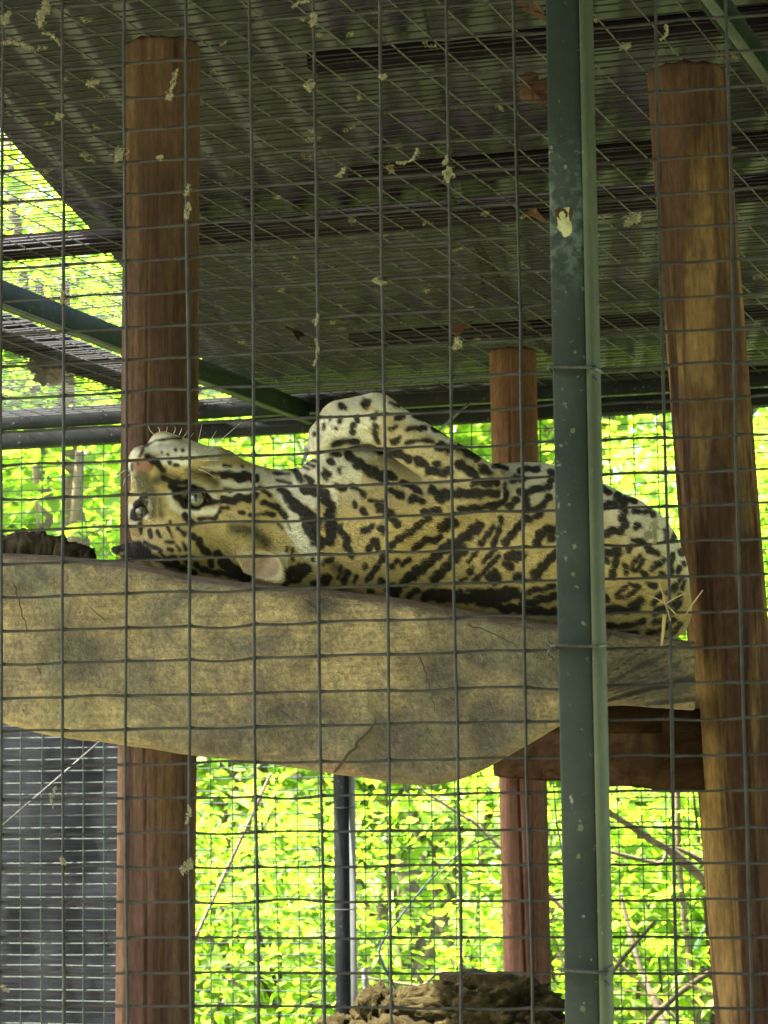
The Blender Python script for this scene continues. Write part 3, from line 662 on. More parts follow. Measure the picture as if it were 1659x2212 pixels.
def build_log():
    us = np.concatenate([np.arange(-190, 1506, 9.0)]); rows = []; bark = []; stain = []
    ST = [(1090, 1410, 130, 45), (1180, 1440, 90, 50), (640, 1560, 120, 60), (170, 1420, 70, 60), (880, 1610, 110, 60), (480, 1600, 90, 40), (1060, 1560, 60, 60), (1420, 1470, 110, 60), (60, 1250, 60, 40), (960, 1470, 60, 80), (690, 1310, 40, 25)]
    pr = smooth_path(np.array(PROF + [PROF[0]]), 5)[:-1]; m = len(pr)
    for u in us:
        vt, vb = interp(TOPV, u), interp(BOTV, u)
        # soften the corners of the traced outline
        vt = np.mean([interp(TOPV, u + k) for k in (-30, -15, 0, 15, 30)]); vb = np.mean([interp(BOTV, u + k) for k in (-24, -12, 0, 12, 24)])
        yf = float(YC(u)) - 0.13; D = 0.27 * (1.0 if u < 1150 else 1 - 0.45 * ((u - 1150) / 355) ** 1.2)
        if u > 1150: yf += 0.05 * ((u - 1150) / 355) ** 1.3
        row = []
        for (a, b) in pr:
            v = vb + (vt - vb) * b
            p = at(u, v, yf)
            p[1] += a * D
            x, z = p[0], p[2]
            f1 = fbm(x * 4, a * 2, z * 4) * 0.005 + fbm(x * 14 + 3, a * 5, z * 14) * 0.0035 + fbm(x * 45, a * 9, z * 45) * 0.0018
            ridge = 0
            if u > 1180 and a < 0.3:
                ang = math.atan2(z - at(1180, 1545, yf)[2], x - at(1180, 1545, yf)[0]); ridge = 0.009 * fbm(ang * 22, 0, 5) * min(1, (u - 1180) / 90)
            k = 1.0 if a < 0.6 else 0.6
            p[1] += -(f1 + ridge) * k * (1 if a < 0.5 else -0.3)
            p[2] += 0.35 * f1 * (1 if b < 0.5 else (0.15 if a > 0.1 else 0.5))
            stain.append(1.5 * max(math.exp(-((u - a_) / c_) ** 2 - ((v - b_) / d_) ** 2) for a_, b_, c_, d_ in ST))
            row.append(p); bark.append(min(1, max(0, (b - (0.935 if u < 900 else 0.935 - 0.05 * min(1, (u - 900) / 250))) / 0.03)))
        rows.append(row)
    V = [p for r in rows for p in r]; n = len(us)
    Fc = [(j * m + i, (j + 1) * m + i, (j + 1) * m + (i + 1) % m, j * m + (i + 1) % m) for j in range(n - 1) for i in range(m)]
    Fc += [tuple(range(m)), tuple((n - 1) * m + i for i in range(m - 1, -1, -1))]
    me = make_mesh('log_body', V, Fc, M_LOG)
    at_ = me.attributes.new('bark', 'FLOAT', 'POINT'); at_.data.foreach_set('value', np.array(bark, np.float32))
    at_ = me.attributes.new('stain', 'FLOAT', 'POINT'); at_.data.foreach_set('value', np.array(stain, np.float32))
    c = at(700, 1690, float(YC(700)))
    root = thing('log_perch', 'broad smooth tan log lying between the timber posts as a perch', 'log', c)
    body = part('log_body', me, root)
    # rough bark crest left on the back edge
    pts = [(-120, 1176), (-40, 1170), (10, 1163), (45, 1146), (75, 1149), (105, 1150), (128, 1163), (150, 1176), (195, 1190)]
    V = []; n2 = 90; mm = 14
    for i in range(n2):
        u = -120 + 320 * i / (n2 - 1); vtop = float(np.interp(u, [a for a, _ in pts], [b for _, b in pts])) - 4 + 5 * fbm(u * 0.03, 3, 1)
        y = float(YC(u)) - 0.06; a = at(u, vtop, y); bz = at(u, interp(TOPV, u) + 26, y)
        for k in range(mm):
            t = k / (mm - 1); ang = math.pi * t
            p = bz * 1.0; p = p + np.array([0, -0.03 * math.cos(ang), (a[2] - bz[2]) * math.sin(ang) ** 0.7])
            V.append(p + np.array([0.004, 0.010, 0.006]) * fbm(u * 0.05, t * 3, 2) + 0.0022 * np.array([0, fbm(u * .12, t * 6, 4), fbm(u * .12, t * 6, 6)]))
    Fc = [(j * mm + i, (j + 1) * mm + i, (j + 1) * mm + i + 1, j * mm + i + 1) for j in range(n2 - 1) for i in range(mm - 1)]
    part('bark_crest', make_mesh('bark_crest', V, Fc, M_BARK), root, 'dark crumbling bark crest')
    # crack running up from the lower edge
    cr = [(722, 1668), (738, 1648), (752, 1628), (768, 1616), (770, 1604), (788, 1588), (802, 1572), (812, 1556)]
    mb = MB()
    P = np.array([at(u, v, float(YC(u)) - 0.1325 + 0.27 * float(np.interp((interp(BOTV, u) - v) / 420, [0, .06, .13, .22, .33, .5], [.05, .018, .007, .003, .001, .0]))) for u, v in cr])
    v, f = tube(smooth_path(P, 3), np.concatenate([np.full(14, 0.0012), np.linspace(0.0012, 0.0004, 8)]), 5)
    part('crack', make_mesh('crack', v, f, M_CRACK), body)
    def face_y(u, v): return float(YC(u)) - 0.1322 + 0.27 * float(np.interp((interp(BOTV, u) - v) / max(60.0, interp(BOTV, u) - interp(TOPV, u)), [0, .06, .13, .22, .33, .5, .88, .925, .962], [.05, .018, .007, .003, .001, .0, .002, .012, .035]))
    for pts_ in (((30, 1265), (48, 1320), (75, 1420), (98, 1490)), ((150, 1275), (230, 1345)), ((655, 1290), (676, 1312), (690, 1330)), ((1010, 1350), (1075, 1372), (1120, 1400)), ((905, 1420), (925, 1470), (940, 1540))):
        Q_ = smooth_path([at(u, v, face_y(u, v)) for u, v in pts_], 8); Q_[1:-1] += rng.normal(size=(len(Q_) - 2, 3)) * [0.0007, 0.0003, 0.0007]
        v, f = tube(Q_, np.linspace(0.0007, 0.0003, len(Q_)), 4); part('crack', make_mesh('crack', v, f, M_CRACK), body)
    return root
build_log()
# bearer under the back of the log, fixed to the two front posts
ba = at(330, 1512, 3.115); bb = at(1500, 1500, 2.99)
zb0 = at(345, 1480, 2.9)[2]
beam(np.array([ba[0] - 0.06, ba[1], at(345, 1500, 2.87)[2]]), np.array([bb[0], bb[1] - 0.02, at(1500, 1500, 2.7)[2]]), 0.022, 0.03, 'timber_bearer', 'timber bearer under the back of the log', M_BEAM)

# ------------------------------------------------------------------ rocks below
def rock(c, r, seed, name='rock'):
    import bmesh
    bm = bmesh.new(); bmesh.ops.create_icosphere(bm, subdivisions=5, radius=1.0)
    for v in bm.verts:
        d = v.co.normalized(); q = d * 1.3 + Vector((seed * 3.7, seed, 0))
        k = 1 + 0.30 * mnoise.fractal(q, 0.9, 2.1, 3) - 0.22 * abs(mnoise.fractal(q * 2.6, 0.9, 2.2, 4)) + 0.10 * mnoise.noise(q * 7) - 0.10 * abs(mnoise.noise(q * 13)) + 0.04 * mnoise.noise(q * 25)
        w = 0.12
        v.co = Vector((d.x * r[0], d.y * r[1], d.z * r[2])) * (k + w - 0.1)
    me = bpy.data.meshes.new(name); bm.to_mesh(me); bm.free()
    me.materials.append(M_ROCK); me.polygons.foreach_set('use_smooth', [True] * len(me.polygons))
    me.transform(Matrix.Translation(Vector(c))); return me
RK = [((1045, 2185), 3.85, (0.105, 0.09, 0.052), 1, 'knobbly brown rock topping the pile below the log'), ((922, 2200), 3.9, (0.062, 0.07, 0.050), 2, 'pointed brown rock beside the topmost rock of the pile'),
      ((820, 2222), 3.9, (0.045, 0.06, 0.055), 5, 'upright brown rock at the thin end of the pile'), ((735, 2245), 3.95, (0.05, 0.06, 0.035), 4, 'small brown rock at the low end of the pile'),
      ((1130, 2260), 3.82, (0.12, 0.11, 0.06), 7, 'broad brown rock under the topmost rock of the pile'), ((900, 2275), 3.84, (0.12, 0.1, 0.05), 9, 'broad brown rock under the pointed rock of the pile')]
for (uv, y, r, s, lab) in RK:
    top('rock', rock(at(*uv, y), r, s), lab, 'rock', 'rocks piled below the log')
cbase = at(980, 2250, 3.95)
def build_mound():
    n, m = 40, 16; V = []
    for j in range(m):
        t = j / (m - 1); R_ = 1.1 - 0.82 * t ** 0.8
        for i in range(n):
            a = 2 * math.pi * i / n; k = 1 + 0.18 * fbm(math.cos(a) * 2, math.sin(a) * 2, t * 3)
            V.append((cbase[0] + R_ * 0.8 * k * math.cos(a), cbase[1] + 0.05 + R_ * 0.55 * k * math.sin(a), -0.02 + (cbase[2] + 0.0) * t + 0.02 * fbm(a * 3, t * 4, 3)))
    Fc = [(j * n + i, j * n + (i + 1) % n, (j + 1) * n + (i + 1) % n, (j + 1) * n + i) for j in range(m - 1) for i in range(n)] + [tuple((m - 1) * n + i for i in range(n))]
    o = bpy.data.objects.new('earth_mound', make_mesh('earth_mound', V, Fc, M_ROCK)); COL.objects.link(o); o['kind'] = 'structure'
build_mound()

# ------------------------------------------------------------------ the ocelot: one continuous body from a blended distance field
PXM = 2.80 / F
def cat_world(P):
    """(u, v, d) of the sketch -> metres; d counts away from the viewer along the cat's depth line"""
    P = np.asarray(P, float)
    dirs = FWD[None, :] + RIGHT[None, :] * ((P[:, 0:1] - CU) / F) - UP[None, :] * ((P[:, 1:2] - CV) / F)
    y = YC(P[:, 0]) + P[:, 2] * PXM
    return EYE[None, :] + dirs * (y / dirs[:, 1])[:, None]
def smin(a, b, k):
    h = np.clip(0.5 + 0.5 * (b - a) / k, 0, 1); return b + (a - b) * h - k * h * (1 - h)
class Field:
    def __init__(s, X, Y, Z): s.X, s.Y, s.Z = X, Y, Z; s.F = np.full(X.shape, 1e3, np.float32)
    def cone(s, a, b, ra, rb, k=22):
        a = np.array(a, np.float32); b = np.array(b, np.float32); ab = b - a; L = float(ab @ ab)
        px_, py_, pz_ = s.X - a[0], s.Y - a[1], s.Z - a[2]
        t = np.clip((px_ * ab[0] + py_ * ab[1] + pz_ * ab[2]) / L, 0, 1)
        q = np.sqrt((px_ - t * ab[0]) ** 2 + (py_ - t * ab[1]) ** 2 + (pz_ - t * ab[2]) ** 2) - (ra + (rb - ra) * t)
        s.F = smin(s.F, q, k)
    def ell_d(s, c, r, rot=0.0):
        x, y, z = s.X - c[0], s.Y - c[1], s.Z - c[2]
        if rot: ca, sa = math.cos(rot), math.sin(rot); x, y = x * ca + y * sa, -x * sa + y * ca
        k0 = np.sqrt((x / r[0]) ** 2 + (y / r[1]) ** 2 + (z / r[2]) ** 2) + 1e-6
        k1 = np.sqrt((x / r[0] ** 2) ** 2 + (y / r[1] ** 2) ** 2 + (z / r[2] ** 2) ** 2) + 1e-9
        return k0 * (k0 - 1) / k1
    def ell(s, c, r, k=22, rot=0.0): s.F = smin(s.F, s.ell_d(c, r, rot), k)
    def cut(s, c, r, k=8, rot=0.0): s.F = -smin(-s.F, s.ell_d(c, r, rot), k)
def cat_field(X, Y, Z):
    f = Field(X, Y, Z)
    # trunk
    f.cone((690, 1140, 15), (850, 1140, 10), 126, 150); f.cone((850, 1140, 10), (1150, 1178, 10), 150, 171, 30); f.cone((1150, 1178, 10), (1322, 1226, 15), 171, 154, 30)
    f.ell((1385, 1274, -5), (100, 112, 100), 35); f.ell((1430, 1322, 0), (62, 62, 90), 25); f.ell((1318, 1190, -80), (128, 125, 78), 35)
    f.cone((1290, 1110, 60), (1390, 1215, 170), 62, 45, 30); f.cone((1390, 1215, 170), (1330, 1330, 210), 40, 32, 20); f.cone((1330, 1330, 210), (1240, 1335, 215), 32, 30, 20)
    f.cone((1450, 1305, 60), (1430, 1345, 170), 40, 27, 25); f.cone((1430, 1345, 170), (1230, 1330, 255), 27, 24, 20); f.cone((1230, 1330, 255), (1060, 1300, 260), 24, 17, 20)
    # neck and head (upside down, chin uppermost)
    f.cone((545, 1118, 10), (690, 1140, 15), 102, 126, 30)
    f.ell((425, 1132, 0), (146, 118, 114), 30); f.ell((520, 1190, 10), (110, 82, 90), 30); f.ell((505, 1112, -62), (88, 82, 52), 30)
    f.ell((352, 1010, -80), (66, 52, 60), 22); f.ell((396, 1000, -108), (58, 36, 34), 16); f.ell((303, 998, -92), (26, 34, 32), 14)
    f.cone((352, 962, -74), (470, 1026, -20), 30, 52, 18); f.cone((470, 1026, -20), (560, 1105, 0), 52, 92, 25)
    f.cone((318, 1012, -128), (352, 1080, -104), 28, 36, 16); f.cone((352, 1080, -104), (388, 1152, -70), 36, 72, 25)
    f.ell((312, 1003, -146), (27, 20, 16), 10)
    f.ell((446, 1112, -102), (36, 20, 16), 14); f.ell((302, 1100, -45), (30, 52, 46), 14); f.ell((306, 1052, -75), (24, 44, 40), 14); f.ell((625, 1214, 15), (110, 80, 98), 30)
    # mouth line and stop
    f.cut((360, 958, -122), (70, 3.2, 26), 6, -0.12)
    # ears: the near one a thin cupped flap lying over the log's edge
    f.cone((520, 1172, -52), (538, 1204, -92), 38, 24, 16)
    x2, y2 = X[:, :, 0], Y[:, :, 0]; sd = np.full(x2.shape, 1e9); sg = np.ones(x2.shape); n_e = len(EAR)
    for k in range(n_e):
        ax_, ay_ = EAR[k]; bx_, by_ = EAR[k - 1]; ex, ey = bx_ - ax_, by_ - ay_; wx, wy = x2 - ax_, y2 - ay_
        t = np.clip((wx * ex + wy * ey) / (ex * ex + ey * ey), 0, 1); sd = np.minimum(sd, (wx - ex * t) ** 2 + (wy - ey * t) ** 2)
        c1 = y2 >= ay_; c2 = y2 < by_; c3 = ex * wy > ey * wx
        sg = np.where((c1 & c2 & c3) | (~c1 & ~c2 & ~c3), -sg, sg)
    sd = sg * np.sqrt(sd)
    z0 = -122 + 24 * np.exp(-((x2 - 562) / 36) ** 2 - ((y2 - 1220) / 24) ** 2) + 0.25 * (x2 - 560)
    q1 = (sd + 5)[:, :, None]; q2 = np.abs(Z - z0[:, :, None]) - 2.5
    f.F = smin(f.F, (np.minimum(np.maximum(q1, q2), 0) + np.sqrt(np.maximum(q1, 0) ** 2 + np.maximum(q2, 0) ** 2) - 4.5).astype(np.float32), 7)
    f.cone((318, 1195, 25), (248, 1188, 45), 30, 9, 14)
    # near fore limb: shoulder, upper arm, elbow, forearm, curled paw
    f.ell((850, 1150, -92), (128, 104, 62), 32); f.cone((860, 1138, -112), (1036, 1056, -114), 78, 56, 13)
    f.cone((1036, 1050, -114), (815, 905, -108), 53, 49, 7); f.cone((810, 900, -104), (738, 916, -98), 50, 51, 14)
    f.cone((738, 916, -98), (698, 942, -92), 46, 32, 10)
    for dd, uu in ((-118, 700), (-98, 692), (-76, 696)): f.cone((716, 932, dd), (uu - 8, 962, dd), 22, 15, 8)
    # far fore limb
    f.ell((758, 1032, -55), (112, 60, 62), 24)
    f.cone((980, 1085, 85), (880, 975, 60), 60, 46, 24); f.cone((880, 975, 60), (742, 925, 10), 40, 40, 16); f.cone((742, 925, 10), (688, 962, 0), 40, 24, 14)
    # eye sockets
    for c in EYES: f.cut((c[0], c[1], c[2] - 10), (c[3] + 2, c[3] * 0.80, c[3]), 6, c[4])
    return f.F
EAR = [(508, 1200), (530, 1188), (565, 1184), (600, 1196), (613, 1222), (615, 1246), (608, 1259), (592, 1259), (558, 1252), (524, 1236)]
EYES = [(424, 1078, -117, 23, 0.1), (305, 1104, -86, 17, -0.6)]

def surface_nets(Fd, org, h):
    S = Fd < 0
    nx, ny, nz = Fd.shape
    corner = [(i, j, k) for i in (0, 1) for j in (0, 1) for k in (0, 1)]
    cnt = sum(S[i:nx - 1 + i, j:ny - 1 + j, k:nz - 1 + k].astype(np.int8) for i, j, k in corner)
    act = (cnt > 0) & (cnt < 8); I = np.argwhere(act); idx = np.full(act.shape, -1, np.int32); idx[act] = np.arange(len(I))
    val = {c: Fd[I[:, 0] + c[0], I[:, 1] + c[1], I[:, 2] + c[2]] for c in corner}
    acc = np.zeros((len(I), 3)); num = np.zeros(len(I))
    for a in corner:
        for ax in range(3):
            if a[ax] == 0:
                b = list(a); b[ax] = 1; b = tuple(b)
                va, vb = val[a], val[b]; m = (va < 0) != (vb < 0)
                t = np.where(m, va / np.where(m, va - vb, 1), 0)
                p = np.tile(np.array(a, float), (len(I), 1)); p[:, ax] = t
                acc += p * m[:, None]; num += m
    V = org + (I + acc / num[:, None]) * h
    Q = []
    for ax in range(3):
        o1, o2 = [(1, 2), (2, 0), (0, 1)][ax]
        sl0 = [slice(None)] * 3; sl1 = [slice(None)] * 3; sl0[ax] = slice(0, -1); sl1[ax] = slice(1, None)
        a, b = S[tuple(sl0)], S[tuple(sl1)]
        E = np.argwhere(a != b); inside = a[E[:, 0], E[:, 1], E[:, 2]]
        ok = (E[:, o1] > 0) & (E[:, o2] > 0) & (E[:, o1] < Fd.shape[o1] - 1) & (E[:, o2] < Fd.shape[o2] - 1); E = E[ok]; inside = inside[ok]
        def g(d1, d2):
            e = E.copy(); e[:, o1] -= d1; e[:, o2] -= d2; return idx[e[:, 0], e[:, 1], e[:, 2]]
        q = np.stack([g(1, 1), g(0, 1), g(0, 0), g(1, 0)], 1)
        q[~inside] = q[~inside][:, ::-1]; Q.append(q)
    return V, np.concatenate(Q)

# coat markings: strokes in sketch coordinates, six local frames (u0, v0, scale)
FR = {'H': (243.3, 912.6, .1867), 'G': (221.2, 1078.5, .2834), 'A': (636, 829.6, .2667), 'B': (636, 1050.9, .2667), 'C': (1023.2, 967.9, .3), 'N': (193.6, 802, .3668)}
DARK = {
 'A': [[575,155,575,156,68],[390,190,391,192,56],[775,150,850,185,20],[365,275,370,300,30],[505,265,515,300,32],[650,260,655,262,50],[290,268,290,290,14],[240,330,240,358,20],[332,352,342,362,16],[470,335,482,390,42],[655,345,655,392,46],[650,400,685,480,24],[165,400,166,412,20],
  [820,280,888,265,34],[975,265,1070,286,30],[772,365,820,345,26],[930,365,1065,358,36],[1122,362,1235,400,42],[795,478,840,438,44],[900,480,1000,458,1125,466,26],[1165,500,1250,532,60],[1345,520,1470,600,58],
  [785,560,850,560,920,605,62],[690,540,740,545,50],[990,615,1050,650,68],[1140,640,1165,645,44],[1080,700,1255,712,62],[1335,650,1455,728,74],[1500,672,1578,722,50],
  [430,570,500,640,585,690,62],[600,700,680,740,780,750,78],[300,565,370,580,30],[300,630,305,632,54],[365,695,368,712,36],[250,728,255,735,66],[345,835,400,840,52],[450,820,520,860,575,912,34],[605,945,715,952,20],[480,955,496,988,28],
  [875,800,940,822,1020,872,46],[790,860,880,912,46],[945,930,1025,950,52],[1115,862,1200,938,60],[1205,905,1265,890,76],[1335,890,1505,884,70],[1575,890,1635,880,62],[1462,800,1590,802,60],[1630,795,1632,800,50],[1345,1010,1480,1000,1660,968,46],[665,985,735,1005,44],
  [20,650,110,690,15],[90,612,180,626,14],[0,700,60,790,42],[92,750,142,792,36],[85,850,180,862,80],[225,880,300,1000,58],[310,492,400,462,515,462,34]],
 'B': [[565,190,565,218,46],[700,180,780,230,830,300,56],[552,368,620,325,44],[715,335,716,345,62],[640,440,600,500,48],[662,435,682,500,36],[1055,200,1170,192,46],[1100,242,1000,312,900,392,785,472,48],[1195,330,1278,285,84],[1170,420,1060,442,965,498,50],
  [1490,320,1400,402,1250,482,1150,562,1000,682,895,768,74],[1370,505,1280,602,1200,682,1135,742,76],[1600,335,1500,470,42],[1650,405,1600,470,26],[1480,520,1412,608,30],[1620,512,1532,600,34],[1650,562,1540,682,1452,758,28],[1430,680,1432,690,54],[1600,740,1605,745,84],[1400,742,1335,764,20],
  [828,602,772,660,40],[928,592,872,625,34],[575,650,576,660,42],[700,612,650,682,592,750,42],[705,770,720,775,50],[720,545,722,580,50],[0,160,60,212,120,262,180,420,66],[0,682,85,662,78],[235,60,290,160,290,440,76],[365,335,420,420,440,500,54],[460,540,462,550,44],
  [300,582,232,622,38],[380,642,352,740,22],[430,692,392,770,42],[240,750,250,756,80],[500,722,482,770,24],[140,772,192,782,40],[795,840,810,842,90],[1000,842,932,880,40],[1330,862,1100,852,48],[1050,884,1250,902,1650,904,66],[1400,842,1650,850,28],[1660,962,1500,942,48],[600,845,642,850,20]],
 'C': [[135,130,230,146,28],[335,160,460,150,38],[550,170,560,176,44],[292,230,340,222,48],[335,322,430,302,530,282,46],[550,240,556,246,46],[300,372,252,420,46],[362,352,400,440,480,432,550,352,40],[222,262,230,370,130,440,34],[390,502,310,582,222,680,54],[480,472,400,520,38],
  [460,680,480,612,580,582,62],[555,650,562,655,54],[200,502,190,560,140,700,32],[255,780,338,772,66],[245,840,255,845,64],[578,772,500,842,432,920,62],[145,920,155,925,84],[315,930,325,935,72],[180,782,22,940,26],
  [0,1062,300,1022,54],[100,1102,350,1052,44],[350,1122,590,1062,52],[200,1152,590,1182,54],[400,1032,580,992,34],
  [915,292,960,320,46],[940,422,1008,402,48],[1032,352,1080,402,1080,560,1040,600,920,612,54],[1092,370,1160,382,34],[1152,460,1258,452,32],[1290,475,1291,490,36],[1165,560,1175,565,44],[1142,672,1220,672,1262,740,1310,752,44],[1115,715,1122,725,42],[942,752,1038,742,54],[1030,762,1000,930,44],[945,800,952,805,52],
  [1090,852,1095,888,38],[1200,780,1150,830,1145,870,28],[1215,800,1190,860,1150,885,26],[1292,860,1368,812,42],[1220,905,1222,915,46],[1360,915,1362,925,44],[1262,982,1300,990,38],[1432,762,1420,900,32],[1382,592,1380,650,32],[1430,635,1432,648,38],[1490,735,1492,750,42],[1470,865,1472,880,38],
  [1032,1050,1120,982,1190,1002,1100,1068,1036,1070,26],[935,1080,945,1085,62],[932,1152,1100,1162,1200,1102,52],[1160,1138,1170,1142,70],[1292,1110,1340,1052,40],[1302,1180,1400,1142,44],[1402,1042,1478,962,28],[932,1272,1100,1282,1220,1242,36],[1302,1260,1380,1222,36],[1452,615,1453,628,34],[1508,825,1510,838,26],[1480,1062,1432,1130,28],
  [1440,1180,1490,1110,30],[1470,980,1500,930,26],[1380,1290,1440,1240,34],[1440,1040,1460,1000,24],[1500,1010,1515,960,20],[1420,1340,1480,1270,30],[1250,1330,1340,1310,30],[1060,1340,1180,1330,34],[1512,700,1516,720,22],[650,302,800,332,48],[702,452,820,422,56],[642,642,800,562,62],[702,762,780,900,52],[652,1002,850,962,46],[642,1122,860,1142,54],[650,220,860,240,30]],
 'H': [[735,790,850,968,1000,985,1100,925,44],[662,742,800,762,950,745,1060,795,1125,892,40],[690,750,770,860,850,955,78],[1130,922,1300,905,50],[1290,905,1640,862,84],[1150,580,1300,602,34],[1290,602,1450,628,70],[1440,628,1640,642,98],
  [492,442,580,560,56],[405,408,452,455,54],[600,652,700,692,860,692,56],[350,290,500,210,700,184,790,182,13],[352,312,312,392,18],[292,430,292,480,9],[398,402,470,470,40],[470,440,585,565,40],[225,480,225,560,14],[655,462,656,470,40],[722,488,762,496,30],[800,412,804,418,26],[730,312,732,318,20],[815,318,817,324,26],[640,372,644,378,24],[1290,500,1368,506,24],[1498,508,1506,514,28],[570,343,572,348,13],
  [1102,600,1138,606,26],[1302,788,1350,792,48],[842,1082,880,1130,50],[1002,1112,1180,1112,1232,1030,34],[1255,992,1330,992,38],[1470,1040,1510,1042,36],[1590,1072,1650,1070,26],[360,850,262,960,240,1090,66],[392,930,392,1030,320,1120,250,1120,40],[350,900,350,1000,60]],
 'G': [[290,180,296,262,20],[360,232,370,290,24],[420,242,440,290,18],[490,192,530,290,14],[515,170,520,190,14],[577,222,630,265,28],[700,280,702,292,50],[742,322,772,390,46],[798,400,806,412,50],[632,122,680,190,36],[482,322,540,332,20],[500,380,530,390,20],[322,332,390,362,450,390,18],[342,362,400,380,16],[560,352,590,390,16],[612,332,640,380,20],
  [440,402,470,440,18],[545,490,555,494,54],[640,475,642,490,48],[720,495,725,510,34],[828,465,832,515,38],[902,472,1000,560,1090,600,54],[752,532,1050,592,36],[1122,120,1240,112,14],[1245,106,1308,120,28],[1342,192,1370,222,20],[1415,192,1430,222,14],[1242,22,1330,72,1400,140,26],[1442,22,1530,92,1640,182,66],[1562,192,1660,332,74],
  [1450,382,1450,470,20],[1402,400,1410,362,11],[1432,560,1540,532,84],[1600,445,1602,458,24],[380,430,520,500,700,560,34],[880,420,1010,540,1100,610,60],[1400,640,1500,600,40],[600,440,700,450,26],[480,450,560,440,22],[150,345,290,390,330,430,90],[80,372,180,385,44],[200,420,320,440,60]],
 'N': [[1000,682,1060,730,16],[1022,772,1110,802,1160,860,24],[1132,702,1200,782,1290,850,46],[1272,872,1330,1000,56],[1082,600,1170,606,12],[1152,562,1210,592,1260,640,14],[1242,532,1320,560,12],[1100,640,1180,662,12]],
}
LIGHT = {   # cream and white fur
 'H': [[830,705,900,692,1000,692,1090,752,52],[1102,795,1190,888,52],[662,832,700,962,800,1032,1000,1042,1200,1022,72],[312,862,222,952,210,1080,44],[392,902,425,1000,372,1090,200,1180,46],[420,260,800,310,1150,350,170],[400,200,700,140,900,205,70],[560,430,850,455,110],[260,350,262,352,120],[200,440,200,640,60],[1150,520,1450,560,1640,590,90],[1250,690,1640,730,70],[1300,820,1640,800,60]],
 'N': [[1060,500,1180,540,1300,500,60],[1100,620,1280,740,90],[1000,600,1100,700,1200,820,1290,960,1330,1100,70],[1180,900,1280,1060,80]],
 'A': [[120,600,400,570,640,560,90],[0,760,150,960,90],[300,880,320,960,60],[300,330,620,300,150],[600,110,880,230,1240,440,110],[300,420,600,430,90]],
 'C': [[120,130,600,130,60],[220,240,210,340,40]],
}
GREY = {'H': [[880,560,1050,600,1200,700,90],[620,600,760,640,70],[540,900,560,1080,80],[330,600,380,700,430,800,190],[450,700,560,640,120],[300,640,330,760,120],[480,880,470,1060,110]], 'A': [[330,480,500,470,60]], 'B': [[300,200,320,420,60],[320,640,420,720,60]], 'G': [[1000,220,1150,240,1250,330,90]]}
PINK = {'H': [[258,505,420,510,110],[330,455,400,470,50]]}
